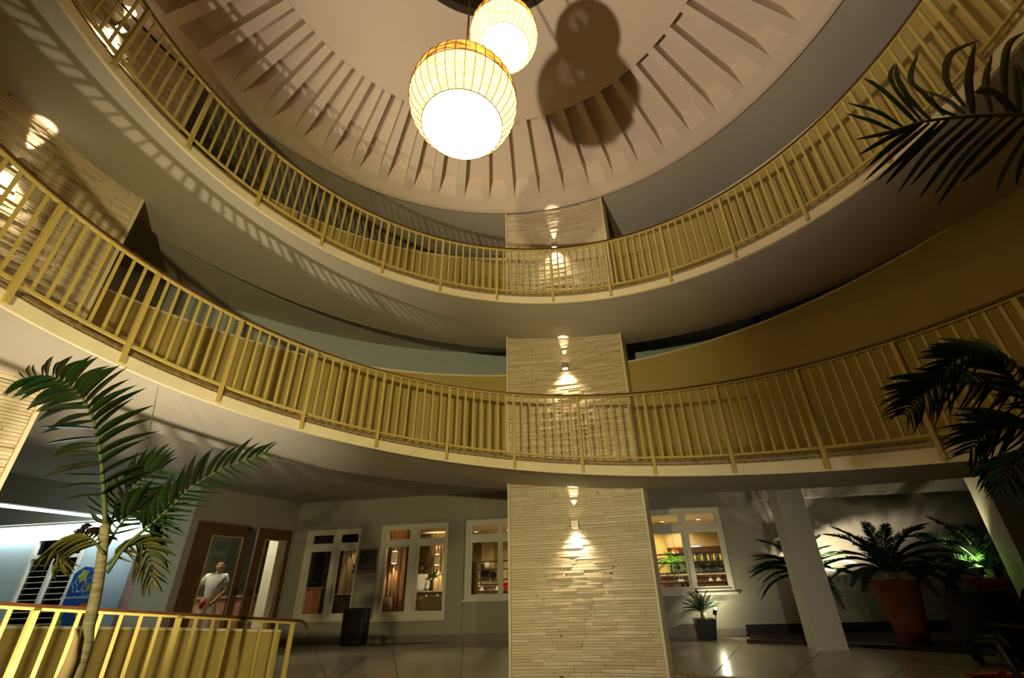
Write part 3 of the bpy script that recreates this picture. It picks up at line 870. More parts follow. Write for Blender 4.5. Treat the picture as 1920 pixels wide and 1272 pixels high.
def curled(pts, wd, dep, m, seed):
    """one broad leaflet following its own curl; dep moves the tip towards or away from the viewer"""
    rg = random.Random(seed); P_ = catmull([at(px, py, yb + dep * k / (len(pts) - 1)) for k, (px, py) in enumerate(pts)], 12); mb = MB()
    for k, p in enumerate(P_):
        t = k / 12; T = (P_[min(k + 1, 12)] - P_[max(k - 1, 0)]).normalized(); Sd = T.cross(Vector((rg.uniform(-.1, .1), 1, .1))).normalized()
        w_ = wd * (sin(pi * min(1, .12 + .88 * t)) ** .7 if k < 12 else 0) * .5; nf = Sd.cross(T) * (w_ * .45)
        mb.v += [tuple(p - Sd * w_ + nf), tuple(p), tuple(p + Sd * w_ + nf)]
    for k in range(12):
        for q in (0, 1): mb.f.append((k * 3 + q, k * 3 + q + 1, k * 3 + q + 4, k * 3 + q + 3))
    me = bpy.data.meshes.new('leaflet'); me.from_pydata(mb.v, [], mb.f); me.materials.append(m)
    for p in me.polygons: p.use_smooth = True
    o = bpy.data.objects.new('leaflet', me); COL.objects.link(o); o.parent = fr; o.matrix_parent_inverse = fr.matrix_basis.inverted()


_c = lambda *pp: [(1560 + x * .2667, 40 + y * .2667) for x, y in pp]
UP = [((945, 600), (815, 400), (850, 215), (1050, 125)), ((1000, 650), (975, 400), (1010, 140)), ((1240, 640), (1220, 350), (1255, 150), (1360, 70)), ((1330, 640), (1310, 400), (1280, 300)),
      ((950, 650), (820, 540), (640, 480)), ((800, 660), (660, 500), (560, 390), (610, 210)), ((700, 690), (560, 540), (470, 390), (452, 285)), ((640, 700), (480, 500), (415, 380), (445, 290)),
      ((600, 710), (430, 530), (310, 435), (215, 395)), ((500, 735), (320, 625), (100, 570)), ((430, 760), (280, 690), (90, 645)), ((1340, 650), (1150, 480), (1000, 500)), ((1420, 640), (1380, 430), (1300, 290)), ((880, 660), (760, 600), (690, 500)), ((1130, 640), (1090, 420), (1130, 220))]
for k, pp in enumerate(UP): curled(_c(*pp), (.034, .040, .036, .034, .046, .036, .032, .026, .032, .026, .026, .056, .04, .03, .034)[k], (.10, .05, .12, .1, .16, .1, .05, .05, 0, 0, 0, -.1, .1, -.1, .12)[k], M_LEAFD if k in (1, 3, 4, 11, 12) else M_LEAF, 100 + k)
LOW = [((1700, 238), (1655, 250), (1602, 262)), ((1715, 234), (1665, 258), (1608, 292)), ((1728, 230), (1675, 270), (1625, 315)), ((1743, 230), (1690, 275), (1617, 343)), ((1762, 226), (1708, 280), (1640, 342)), ((1780, 223), (1720, 280), (1657, 350)), ((1810, 222), (1745, 280), (1680, 366)),
       ((1835, 220), (1770, 280), (1705, 350)), ((1860, 219), (1790, 285), (1720, 376)), ((1885, 218), (1810, 290), (1748, 372)), ((1907, 218), (1825, 295), (1752, 393)), ((1930, 218), (1860, 290), (1800, 345)), ((1945, 218), (1890, 310), (1868, 362)), ((1960, 218), (1920, 300), (1905, 350))]
for k, pp in enumerate(LOW): curled(pp, .019 + .003 * (k % 3), (-.05, .05, .12)[k % 3], M_LEAFD if k % 4 else M_LEAF, 200 + k)
q = at(2040, 214, yb)
MB().tube(catmull([(q.x + .25, yb + .1, -.6), (q.x + .22, yb + .08, .6), (q.x + .12, yb, 1.6), (q.x, yb, q.z)], 20), [.045 - .03 * i / 20 for i in range(21)], 10).build('trunk', M_TRUNK, pr, smooth=True)

p2 = thing('palm', 'dark drooping palm fronds in front of the lower ramp railing at the right edge', 'plant', (0, 0, 0))
y2 = .3
frond(p2, AT(y2, (2030, 800), (1930, 752), (1865, 730), (1800, 718), (1755, 726), (1720, 748), (1695, 778)), 32, .27, .013, BLD, (.010, .002), seed=31, up=Vector((0, -.9, .5)), a0=70, a1=35, lift=-.1, t0=.1)
frond(p2, AT(y2 - .1, (2030, 820), (1950, 775), (1890, 700), (1850, 668), (1800, 672), (1765, 700)), 26, .25, .013, BLD, (.009, .002), seed=32, up=Vector((0, -.9, .5)), a0=70, a1=35, lift=-.1, t0=.2)
frond(p2, AT(y2 + .05, (2030, 830), (1960, 815), (1900, 800), (1850, 812), (1815, 850)), 26, .26, .015, BLD, (.009, .002), seed=33, up=Vector((0, -.9, .5)), lift=-.15, t0=.1)
frond(p2, AT(y2 - .15, (2030, 850), (1975, 850), (1925, 858), (1890, 880), (1880, 915)), 18, .22, .014, BLD, (.008, .002), seed=34, up=Vector((0, -.5, .9)), lift=-.2, t0=.1)
q = at(2030, 825, y2)
MB().tube(catmull([(q.x + .1, y2 + .1, -.6), (q.x + .12, y2 + .05, .5), (q.x, y2, q.z)], 16), [.05 - .03 * i / 16 for i in range(17)], 10).build('trunk', M_TRUNK, p2, smooth=True)


def frond_mesh(name, L, arch, pairs, ll, wd, mats, seed):
    """one feather frond as a mesh of its own: base at the origin, growing along +Y and arching over"""
    rng = random.Random(seed)
    P = [Vector((0, L * (t * (1 - .18 * arch * t)), L * (-.42 * arch * t * t))) for t in (0, .25, .5, .75, 1)]
    path = catmull(P, 12); mb = MB().tube(path, [.008 - .006 * i / 12 for i in range(13)], 5)
    for p, d, X, Z, l in leaf_frames(path, pairs, ll, t0=.16, a0=68, a1=30, lift=.22, rng=rng):
        b = len(mb.v)
        pts = blade_pts(.35, .4, 3)
        for w_, y, z, f in pts:
            for x, zz in ((-w_, z + f), (0, z), (w_, z + f)): mb.v.append(tuple(p + X * (x * wd) + d * (y * l) + Z * (zz * l * .6)))
        for i in range(3):
            for j in (0, 1): mb.f.append((b + i * 3 + j, b + i * 3 + j + 1, b + (i + 1) * 3 + j + 1, b + (i + 1) * 3 + j))
    me = bpy.data.meshes.new(name); me.from_pydata(mb.v, [], mb.f); me.materials.append(mats)
    return me


FM = [frond_mesh('frond', 1.0, a, 44, .17, .0095, M_LEAFD, 40 + i) for i, a in enumerate((.8, 1.2, 1.6))]
FMG = [frond_mesh('frond', 1.0, a, 44, .17, .0095, M_LEAF, 50 + i) for i, a in enumerate((.7, 1.1, 1.5))]


def rosette(parent, c, L, n, e0, e1, meshes, seed, clear=None):
    rng = random.Random(seed)
    for i in range(n):
        az = i * 2.39996 + rng.uniform(-.2, .2); el = e0 + (e1 - e0) * (i / (n - 1)) + rng.uniform(-.1, .1)
        s_ = L * rng.uniform(.82, 1.08)
        for _ in range(40):                 # turn away from walls and columns
            if clear is None or all(clear(c + Vector((-sin(az) * cos(el), cos(az) * cos(el), 0)) * s_ * k) for k in (.35, .6, .8, 1.0, 1.1)): break
            az += .35
            if _ % 18 == 17: s_ *= .8
        o = bpy.data.objects.new('frond', rng.choice(meshes)); COL.objects.link(o); o.parent = parent
        o.matrix_basis = Matrix.Translation(c) @ Matrix.Rotation(az, 4, 'Z') @ Matrix.Rotation(el, 4, 'X') @ Matrix.Diagonal((s_, s_, s_, 1))
        o.matrix_parent_inverse = parent.matrix_basis.inverted()


def clear_walls(p):
    d = (p - _w0).dot(_wv)
    if d > -.42: return False
    for cx, cy_, h in ((4.81, 6.27, .36), (7.47, 5.16, .36)):
        if abs(p.x - cx) < h and abs(p.y - cy_) < h: return False
    return True


def tallpot(x, y, label, seed, mesh=None, L=1.15, top=.90, r0=.19, r1=.33, z0=.04):
    t = thing('potted_palm', label, 'plant', (x, y, z0), 0, 'feather palms in tall terracotta pots')
    MB().revolve([(0, z0), (r0, z0), (r0 + .01, z0 + .02), (r1 - .01, top - .08), (r1 + .012, top - .075), (r1 + .012, top), (r1 - .03, top), (r1 - .04, top - .06), (0, top - .06)], n=32, c=(x, y, 0)).build('pot', M_TERRA, t, angle=35)
    MB().revolve([(r1 - .036, top - .05), (0, top - .03)], n=20, c=(x, y, 0)).build('soil', M_SOIL, t)
    MB().tube([(x, y, top - .05), (x + .01, y, top + .12)], [.09, .07], 10).build('stump', M_TRUNK, t, smooth=True)
    rosette(t, Vector((x, y, top + .10)), L, 24, 1.40, .25, mesh or FM, seed, clear_walls)
    return t


tallpot(6.19, 6.28, 'feather palm in a tall terracotta pot, just right of the white column', 3)
tallpot(5.34, 7.32, 'feather palm in a terracotta pot half hidden behind the white column', 4, L=1.0)
tallpot(7.42, 5.86, 'bright uplit feather palm in a terracotta pot at the far right behind chairs', 6, FMG, L=1.2)

# cycad in a black pot below the bar window
pc = W(3.58, -.33, 0)
cy = thing('potted_cycad', 'small cycad in a tapered black pot under the bar window', 'plant', pc, WROT)
mb = MB(); 
r = [[pc + RW3 @ Vector((x * a, y * a, z)) for x, y in ((-1, -1), (1, -1), (1, 1), (-1, 1))] for a, z in ((.14, 0), (.185, .33), (.165, .33), (.16, .29))]
mb.quadstrip(r).build('pot', mat('black_pot', (.02, .02, .022), .35, .5), cy)
MB().box(pc + Vector((0, 0, .285)), (.31, .31, .02), RW3).build('soil', M_SOIL, cy)
MB().tube([pc + Vector((0, 0, .29)), pc + Vector((0, 0, .42))], [.06, .05], 10).build('stump', M_TRUNK, cy, smooth=True)
CYM = [frond_mesh('frond', 1.0, a, 22, .17, .022, M_LEAFD, 60 + i) for i, a in enumerate((.5, .9))]
rosette(cy, pc + Vector((-.02, -.02, .42)), .46, 24, 1.40, .45, CYM, 12, lambda p: (p - _w0).dot(_wv) < -.10)


def spotfix(c, d, label, power, col, ang, r=.035, lens=18, soft=.02, blend=.5, glow=None):
    c = Vector(c); d = Vector(d).normalized()
    t = thing('spotlight', label, 'lamp', c)
    MB().tube([c - d * .09, c - d * .085, c - d * .01, c], [r * .6, r, r, r * 1.12], 14, cap=False).build('housing', M_DARK, t, smooth=True)
    MB().tube([c - d * .012, c - d * .008], [r * .95, r * .95], 14).build('lens', emis('spot_lens', (1, .92, .70), lens), t)
    MB().tube([c - d * .05, c - d * .05 - Vector((0, 0, .10))], .008, 6).build('stem', M_DARK, t)
    light('spot_beam', 'SPOT', c + d * .01, power, col, c + d, soft, ang, blend)
    return t


g = W(3.80, -.40, .47)
light('cycad_bulb', 'POINT', g + Vector((0, 0, .05)), 11, (1, .93, .60), size=.02)
tag(MB().ball(g + Vector((0, -.02, .02)), .022, 10, 8).build('light_bulb', emis('bare_bulb', (1, .95, .75), 40), smooth=True), 'glaring bare bulb at the rim of the black cycad pot', 'lamp')
spotfix(g, (.30, .1, .75), 'small spotlight housing at the rim of the black cycad pot', 8, (1, .93, .60), 150, .035, 60, blend=.4)
spotfix((7.16, 5.68, 1.02), (-.02, .30, 1), 'spotlight at the rim of the far right terracotta pot', 130, (1, .92, .50), 105, blend=.6)
spotfix((5.52, 6.95, .96), (.32, .5, .9), 'spotlight at the terracotta pot behind the white column', 330, (1, .82, .60), 115, blend=.4)
for nm, c, d in (('floodlight', FLOOD, (0, .3, 1)), ('floodlight', PALMUP, (-.3, .2, 1)), ('floodlight', COURT, (-.1, 1, .3)), ('floodlight', COLFILL, (.15, 1, .0))):
    d = Vector(d).normalized()
    t = thing(nm, {0: 'floodlight'}.get(0) + (' on the court floor at the foot of the slender palm' if c is PALMUP else ' on a stand left of the court centre aimed at the dome' if c is FLOOD else ' on the ramp behind the viewer aimed at the left railings' if c is COURT else ' added at the back of the court, right, to brighten the white column'), 'lamp', c)
    MB().tube([c - d * .06, c + d * .04], [.07, .10], 16, cap=False).build('housing', M_DARK, t, smooth=True)
    MB().tube([c - d * .10, (c.x, c.y, ztop(pi + .26) if c is COURT else -.6)], .015, 6).build('stand', M_DARK, t)

# low bushes beside the middle pot
for k, (x, y, h) in enumerate(((6.85, 5.95, .38), (6.65, 5.62, .30), (7.0, 5.7, .42))):
    t = thing('shrub', ['small dark leafy shrub right of the middle terracotta pot', 'lowest dark shrub in front, between the middle pot and the chairs', 'tallest dark shrub between the middle and far right pots'][k], 'plant', (x, y, .03))
    rg = random.Random(70 + k)
    for j in range(7):
        a = rg.uniform(0, 6.28); tip = Vector((x + .18 * cos(a), y + .18 * sin(a), .04 + h * rg.uniform(.6, 1)))
        stem = MB().tube([(x, y, .03), ((x + tip.x) / 2, (y + tip.y) / 2, tip.z * .6), tip], .004, 5).build('stem', M_RACH, t)
        for q_ in range(5):
            p = Vector((x, y, .03)).lerp(tip, .4 + .14 * q_); b_ = rg.uniform(0, 6.28)
            o = obj('leaf', BLD[0], p, (rg.uniform(-.2, .7), 0, b_), (.035, .11, .11), stem)

# ------------------------------------------------------------------ people
M_SKIN = mat('skin', (.42, .22, .13), .55, .3)
M_SKIND = mat('dark_skin', (.10, .05, .03), .5, .3)
M_SHIRT = mat('white_shirt', (.78, .76, .70), .8, .15, .06, 8, .2, 25)
M_TROUS = mat('pale_trousers', (.66, .62, .50), .8, .15, .08, 8, .2, 20)
M_HAIR = mat('black_hair', (.012, .010, .008), .95, .03)


def skin_mesh(name, verts, edges, radii, m, sub=2, root=0):
    me = bpy.data.meshes.new(name); me.from_pydata([tuple(v) for v in verts], edges, [])
    o = bpy.data.objects.new(name, me); COL.objects.link(o)
    sk = o.modifiers.new('skin', 'SKIN'); sk.use_smooth_shade = True
    if not me.skin_vertices: me.skin_vertices.new()
    for i, r in enumerate(radii):
        sv = me.skin_vertices[0].data[i]; sv.radius = r if isinstance(r, tuple) else (r, r); sv.use_root = (i == root)
    ss = o.modifiers.new('sub', 'SUBSURF'); ss.levels = sub; ss.render_levels = sub
    bpy.context.view_layer.update()
    ev = o.evaluated_get(bpy.context.evaluated_depsgraph_get())
    out = bpy.data.meshes.new_from_object(ev); out.name = name
    bpy.data.objects.remove(o)
    out.materials.clear(); out.materials.append(m)
    for p in out.polygons: p.use_smooth = True
    return out


def person(label, loc, rotz, J, skin, shirt, trousers, lower=True, hair=True, held=None, sleeve=.6):
    """J: joints in local space (facing -Y): hip, chest, neck, head, and per side sh, el, wr, kn, an; toes ahead of the ankles"""
    t = thing('person', label, 'person', loc, 0)
    V = {k: Vector(v) for k, v in J.items()}
    R4 = Matrix.Translation(loc) @ Matrix.Rotation(rotz, 4, 'Z')
    vs = [V['hip'], V['hip'].lerp(V['chest'], .5), V['chest'], V['neck'], V['neck'].lerp(V['head'], .5)]
    es = [(0, 1), (1, 2), (2, 3), (3, 4)]; rs = [(.105, .08), (.10, .075), (.112, .075), (.050, .052), (.046, .050)]
    sl = ([], [], []); tl = ([V['hip'] + Vector((0, 0, .10)), V['hip']], [(0, 1)], [(.140, .110), (.158, .125)])
    stp = V['neck'] - Vector((0, 0, .03))
    shv = [V['hip'] + Vector((0, 0, -.09)), V['hip'].lerp(V['chest'], .5), V['chest'], stp]
    she = [(0, 1), (1, 2), (2, 3)]; shr = [(.168, .135), (.156, .125), (.172, .125), (.075, .072)]
    for s_, sg in (('L', 1), ('R', -1)):
        b = len(vs); sh, el, wr = V['sh' + s_], V['el' + s_], V['wr' + s_]
        d = (wr - el).normalized(); hd = wr + d * .085
        vs += [sh, el, wr, hd]; es += [(2, b), (b, b + 1), (b + 1, b + 2), (b + 2, b + 3)]; rs += [.050, .042, .030, (.036, .020)]
        side = d.cross(Vector((0, 1, 0)) if abs(d.y) < .8 else Vector((1, 0, 0))).normalized()
        for k, (o_, ln) in enumerate(((-.027, .055), (-.009, .068), (.009, .072), (.026, .060))):
            q = len(vs); tip = hd + side * o_ * 1.2 + d * ln * .55; tip2 = hd + side * o_ * 1.2 + d * ln + Vector((0, .022, -.008))
            vs += [tip, tip2]; es += [(b + 3, q), (q, q + 1)]; rs += [.0095, .0075]
        q = len(vs); vs += [wr + d * .04 + side * .042, wr + d * .075 + side * .06]; es += [(b + 2, q), (q, q + 1)]; rs += [.011, .009]
        q = len(shv); m_ = sh.lerp(el, min(1, sleeve)); shv += [sh, m_]; she += [(2, q), (q, q + 1)]; shr += [.080, .066]
        if sleeve > 1: shv += [el.lerp(wr, sleeve - 1)]; she += [(q + 1, q + 2)]; shr += [.044]
        if lower:
            b = len(vs); hp = V['hip'] + Vector((sg * .085, 0, -.05)); kn, an = V['kn' + s_], V['an' + s_]
            vs += [hp, kn, an, an + Vector((0, -.05, -.05)), an + Vector((0, -.17, -.055))]; es += [(0, b), (b, b + 1), (b + 1, b + 2), (b + 2, b + 3), (b + 3, b + 4)]; rs += [.085, .055, .036, .04, .032]
            q = len(tl[0]); tl[0].extend([hp, kn, an + Vector((0, 0, .02))]); tl[1].extend([(1, q), (q, q + 1), (q + 1, q + 2)]); tl[2].extend([.100, .075, .062])
    body = skin_mesh('body', vs, es, rs, skin)
    # head: an egg with a nose, ears, chin, joined into the same mesh
    bm = bmesh.new(); bm.from_mesh(body)
    hc = V['head']; hb = MB().ball(hc, .108, 20, 14, (.74, .88, 1.06))
    def face(v):
        p = Vector(v) - hc; f = -p.y
        if p.z < 0: p.x *= 1 + .9 * p.z; p.y -= .010 if f > 0 else 0
        if abs(p.x) < .022 and f > .05 and -.045 < p.z < .02: p.y -= .020 * (1 - abs(p.x) / .022)   # nose
        if abs(abs(p.x) - .034) < .02 and f > .05 and .0 < p.z < .03: p.y += .010                 # eye sockets
        if abs(p.x) < .03 and f > .04 and -.085 < p.z < -.06: p.y -= .005
        return tuple(hc + p)
    hb.v = [face(v) for v in hb.v]
    for sg in (-1, 1): hb.ball(hc + Vector((sg * .082, .01, -.01)), .03, 8, 6, (.35, .7, 1.1))
    hv = [bm.verts.new(v) for v in hb.v]
    for f in hb.f:
        try: bm.faces.new([hv[i] for i in f]).smooth = True
        except ValueError: pass
    bmesh.ops.remove_doubles(bm, verts=hv, dist=1e-6); bm.to_mesh(body); bm.free()

    def put(name, me):
        o = obj(name, me); o.parent = t; o.matrix_parent_inverse = t.matrix_basis.inverted(); o.matrix_basis = R4; return o
    put('body', body)
    put('shirt', skin_mesh('shirt', shv, she, shr, shirt))
    if lower: put('trousers', skin_mesh('trousers', tl[0], tl[1], tl[2], trousers))
    eb = MB()
    for sg in (-1, 1):
        eb.ball(hc + Vector((sg * .032, -.085, .014)), .0075, 8, 6, (1.2, 1, .7)); eb.box(hc + Vector((sg * .032, -.094, .036)), (.032, .008, .006))
    put('eyes', eb.mesh('eyes', M_HAIR))
    put('mouth', MB().box(hc + Vector((0, -.097, -.054)), (.036, .008, .007)).mesh('mouth', mat('lips', (.28, .09, .07), .5)))
    if hair:
        hh = MB().ball(hc + Vector((0, .012, .018)), .112, 18, 12, (.80, .92, 1.04))
        keep = [f for f in hh.f if sum((hh.v[i][2] - hc.z) + .9 * (hh.v[i][1] - hc.y) for i in f) / 4 > .012]
        hh.f = keep; put('hair', hh.mesh('hair', M_HAIR, True))
    if lower:
        sb = MB()
        for s_ in 'LR':
            a = V['an' + s_]; sb.ball(a + Vector((0, -.06, -.055)), .05, 10, 8, (.85, 2.4, .8))
        put('shoes', sb.mesh('shoes', mat('white_shoes', (.6, .58, .52), .6), True))
    if held: held(t, put, V)
    return t


def held_red(t, put, V):
    put('red_pouch', MB().tube([V['wrL'] + Vector((-.16, -.06, .03)), V['wrL'] + Vector((-.20, -.07, -.05)), V['wrL'] + Vector((-.22, -.07, -.14))], [.03, .05, .035], 10).mesh('red_pouch', mat('red_cloth', (.45, .015, .03), .6), True))


man = dict(hip=(0, 0, .90), chest=(.02, -.01, 1.24), neck=(.03, -.01, 1.42), head=(.05, -.03, 1.55),
           shL=(.19, 0, 1.34), elL=(.25, -.03, 1.08), wrL=(.10, -.17, .90), shR=(-.15, 0, 1.34), elR=(-.27, .03, 1.10), wrR=(-.34, -.05, .90),
           knL=(.10, -.06, .48), anL=(.10, .02, .09), knR=(-.10, -.03, .48), anR=(-.14, .0, .09))
person('man in white shirt and pale trousers holding something red, behind the left glass door', (-6.62, 8.72, .004), .54, man, M_SKIN, M_SHIRT, M_TROUS, held=held_red)
u, z = wv(789, 1066, 3.25)
sit = dict(hip=(0, 0, .93), chest=(0, -.01, 1.26), neck=(0, -.01, 1.44), head=(0, -.03, 1.57),
           shL=(.18, 0, 1.36), elL=(.24, -.04, 1.10), wrL=(.16, -.22, 1.0), shR=(-.18, 0, 1.36), elR=(-.24, -.04, 1.10), wrR=(-.16, -.22, 1.0),
           knL=(.10, -.03, .48), anL=(.10, .02, .09), knR=(-.10, -.03, .48), anR=(-.10, .0, .09))
person('waiter in a white shirt standing inside behind the table with the green bouquet', W(u, 3.25, z - 1.57), .25, sit, M_SKIND, M_SHIRT, M_BLACK, sleeve=1.75)

# ------------------------------------------------------------------ things on and beside the lobby wall
t = thing('trash_bin', 'tall black waste bin with a slot, against the lobby wall under the notice board', 'bin', W(-3.52, -.24, 0), WROT)
mb = MB(); wbox(mb, -3.74, -3.30, -.40, -.06, .015, .50); mb.build('body', mat('bin_black', (.018, .014, .011), .45, .4), t, bevel=.01)
mb = MB(); wbox(mb, -3.74, -3.30, -.40, -.06, .60, .66); wbox(mb, -3.74, -3.68, -.40, -.06, .50, .60); wbox(mb, -3.36, -3.30, -.40, -.06, .50, .60); wbox(mb, -3.68, -3.36, -.10, -.06, .50, .60); mb.build('lid', mat('bin_black', (.018, .014, .011)), t)
mb = MB(); wbox(mb, -3.68, -3.36, -.37, -.36, .50, .60); mb.build('flap', M_BLACK, t)
mb = MB(); wbox(mb, -3.72, -3.32, -.38, -.08, 0, .015); mb.build('base', M_BLACK, t)
t = thing('notice_board', 'framed dark green notice board on the white wall between the windows', 'board', W(-3.52, 0, 1.57), WROT)
mb = MB(); wbox(mb, -3.72, -3.33, -.015, -.002, 1.34, 1.82); mb.build('panel', mat('green_board', (.055, .060, .035), .25, .5), t)
mb = MB()
for a in ((-3.74, -3.72, 1.34, 1.82), (-3.33, -3.31, 1.34, 1.82), (-3.74, -3.31, 1.80, 1.83), (-3.74, -3.31, 1.32, 1.39)): wbox(mb, a[0], a[1], -.025, -.002, a[2], a[3])
mb.build('frame', mat('board_wood', (.20, .12, .045), .5), t)
mb = MB(); wbox(mb, -3.72, -3.33, -.06, -.025, 1.39, 1.40); mb.build('ledge', mat('board_wood', (.20, .12, .045)), t)
mb = MB()
for k in range(7): wbox(mb, -3.69 + k * .048, -3.66 + k * .048, -.018, -.015, 1.43, 1.47 + .012 * (k % 3))
mb.build('cards', mat('grey_card', (.12, .12, .09), .7), t)

# ------------------------------------------------------------------ restaurant things
M_CURT = mat('brown_curtain', (.30, .16, .075), .85, .1, .2, 4)
M_CURTL = mat('cream_curtain', (.62, .46, .26), .85, .1, .2, 4)
M_TWOOD = mat('table_wood', (.12, .06, .03), .4, .4)
M_CLOTH = mat('white_linen', (.82, .78, .68), .8)
M_CHAIRB = mat('olive_upholstery', (.20, .15, .065), .8)
M_CHLEG = mat('pale_chair_leg', (.72, .64, .48), .5)
M_SCG = emis('sconce_glow', (1, .80, .50), 9)
M_WINEG = glass('wine_glass_mat', (.97, .98, .97))
M_WINEG.node_tree.nodes['Fresnel'].inputs[0].default_value = 1.12


def curtain(label, u0, u1, v, m, z1=2.44, amp=.045, per=.11):
    mb = MB(); n_ = int((u1 - u0) / per * 8); fr = []; bk = []
    rows = [[W(u0 + (u1 - u0) * i / n_, v + amp * sin(2 * pi * i / 8) + amp * .3 * sin(i * .37), zz) for i in range(n_ + 1)] for zz in (.02, .9, 1.8, z1)]
    base = len(mb.v)
    for r in rows: mb.v += [tuple(p) for p in r]
    for j in range(3):
        for i in range(n_): mb.f.append((j * (n_ + 1) + i, j * (n_ + 1) + i + 1, (j + 1) * (n_ + 1) + i + 1, (j + 1) * (n_ + 1) + i))
    me = bpy.data.meshes.new('curtain'); me.from_pydata(mb.v, [], mb.f); me.materials.append(m)
    for p in me.polygons: p.use_smooth = True
    o = obj('curtain', me); sd = o.modifiers.new('s', 'SOLIDIFY'); sd.thickness = .006
    return tag(o, label, 'curtain')


def insconce(label, u, v, z):
    t = thing('wall_sconce', label, 'lamp', W(u, v, z), WROT)
    mb = MB(); wbox(mb, u - .07, u + .07, v - .10, v, z - .14, z + .14); mb.build('body', mat('sconce_cream', (.75, .66, .48), .6), t)
    mb = MB(); wbox(mb, u - .05, u + .05, v - .08, v - .02, z + .141, z + .15); wbox(mb, u - .05, u + .05, v - .08, v - .02, z - .15, z - .141); mb.build('glowing_ends', M_SCG, t)
    light('insconce_up', 'SPOT', W(u, v - .05, z + .16), 30, (1, .78, .46), W(u, v + .02, z + 1), .03, 90, .7)
    light('insconce_down', 'SPOT', W(u, v - .05, z - .16), 30, (1, .78, .46), W(u, v + .02, z - 1), .03, 90, .7)
    return t


c1 = wv(759, 1060, 2.0)[0]
curtain('brown pleated curtain lit by a sconce, in the left half of the second window', c1 - 1.15, c1, 2.0, M_CURT)
u, z = wv(741, 1046, 1.92); insconce('up and down sconce on the brown curtain in the left half of the second window', u, 1.92, z)
c2 = wv(805, 1060, 3.9)[0]
curtain('pale brown pleated curtain lit by a sconce, behind the green bouquet', c2, c2 + 1.1, 3.9, M_CURTL)
u, z = wv(820, 1050, 3.8); insconce('up and down sconce on the pale curtain behind the green bouquet', u, 3.8, z)
ca = wv(656, 1060, 3.0)[0]; 
curtain('cream curtain caught by warm light, far inside the first window', ca - .25, ca + .30, 3.0, M_CURTL, z1=2.2)
light('first_window_curtain_light', 'SPOT', W(ca + .12, 2.75, 2.25), 12, (1, .82, .52), W(ca + .12, 3.0, 1.2), .02, 50, .6)


def chair(label, c, rz, group='restaurant chairs'):
    t = thing('dining_chair', label, 'chair', c, rz)
    R = Matrix.Rotation(rz, 3, 'Z'); c = Vector(c)
    b = lambda mb, p, s_: mb.box(c + R @ Vector(p), s_, R)
    b(MB(), (0, 0, .43), (.46, .46, .09)).build('seat', M_CHAIRB, t, bevel=.015)
    rows = []
    for zz in (.44, .62, .82): rows.append([c + R @ Vector((.25 * sin(a), .06 + .19 * cos(a) + (zz - .44) * .14, zz)) for a in [-1.25 + 2.5 * i / 8 for i in range(9)]])
    me = bpy.data.meshes.new('backrest'); vs = [tuple(p) for r in rows for p in r]
    me.from_pydata(vs, [], [(j * 9 + i, j * 9 + i + 1, j * 9 + 10 + i, j * 9 + 9 + i) for j in range(2) for i in range(8)]); me.materials.append(M_CHAIRB)
    for p in me.polygons: p.use_smooth = True
    o = obj('backrest', me, parent=t); sd = o.modifiers.new('s', 'SOLIDIFY'); sd.thickness = .03
    for sx in (-.19, .19):
        for sy in (-.19, .19): b(MB(), (sx, sy, .19), (.04, .04, .38)).build('leg', M_CHLEG, t)
    return t


def table(label, c, rz, sx, sy, h, m):
    t = thing('dining_table', label, 'table', c, rz); R = Matrix.Rotation(rz, 3, 'Z'); c = Vector(c)
    MB().box(c + Vector((0, 0, h - .02)), (sx, sy, .04), R).build('tabletop', m, t)
    for a in (-1, 1):
        for b_ in (-1, 1): MB().box(c + R @ Vector((a * (sx / 2 - .05), b_ * (sy / 2 - .05), (h - .04) / 2)), (.05, .05, h - .04), R).build('leg', M_TWOOD, t)
    return t


me_gl = MB().revolve([(0, 0), (.032, 0), (.032, .003), (.004, .008), (.004, .08), (.03, .11), (.036, .15), (.029, .20), (.0275, .20), (.034, .15), (.028, .112), (0, .09)], n=12).mesh('wine_glass', M_WINEG, True)
me_nap = MB().revolve([(.075, 0), (.045, .05), (0, .15)], n=7).mesh('napkin', M_CLOTH)
_gi = [0]


def place_set(c, n, r, what, seed=1):
    rg = random.Random(seed)
    for k in range(n):
        p = Vector(c) + Vector((rg.uniform(-r, r), rg.uniform(-r * .5, r * .5), 0))
        if k % 3 == 2 and 'bar counter' not in what:
            tag(obj('napkin', me_nap, p, scale=(.75, .75, .7)), 'folded white napkin on the ' + what, 'napkin', 'napkins on the ' + what)
        else:
            tag(obj('wine_glass', me_gl, p), 'wine glass on the ' + what, 'glass', 'wine glasses on the ' + what)


# second window: sideboard with bouquet, laid table, chairs
u, z = wv(808, 1108, 2.3)
t = thing('sideboard', 'dark sideboard with pale top carrying the green bouquet', 'cabinet', W(u + .1, 2.3, 0), WROT)
mb = MB(); wbox(mb, u - .42, u + .6, 2.1, 2.5, .004, z - .03); mb.build('body', M_TWOOD, t)
mb = MB(); wbox(mb, u - .45, u + .63, 2.07, 2.53, z - .03, z); mb.build('top', mat('pale_top', (.55, .45, .30), .4), t)
vz = z; vu = u
t = thing('bouquet', 'bouquet of green leaves in a slim dark brown vase', 'flowers', W(u, 2.3, z), 0)
MB().revolve([(0, 0), (.05, 0), (.045, .12), (.028, .2), (.04, .24), (.03, .24), (.02, .2), (0, .1)], n=14, c=W(u, 2.3, z)).build('vase', M_DARK, t, smooth=True)
rg = random.Random(5)
ML2 = blade_mesh('leaf', mat('fresh_leaf', (.16, .26, .05), .5, .3, .4, 6, rnd=1, col2=(.05, .12, .02)), .5)
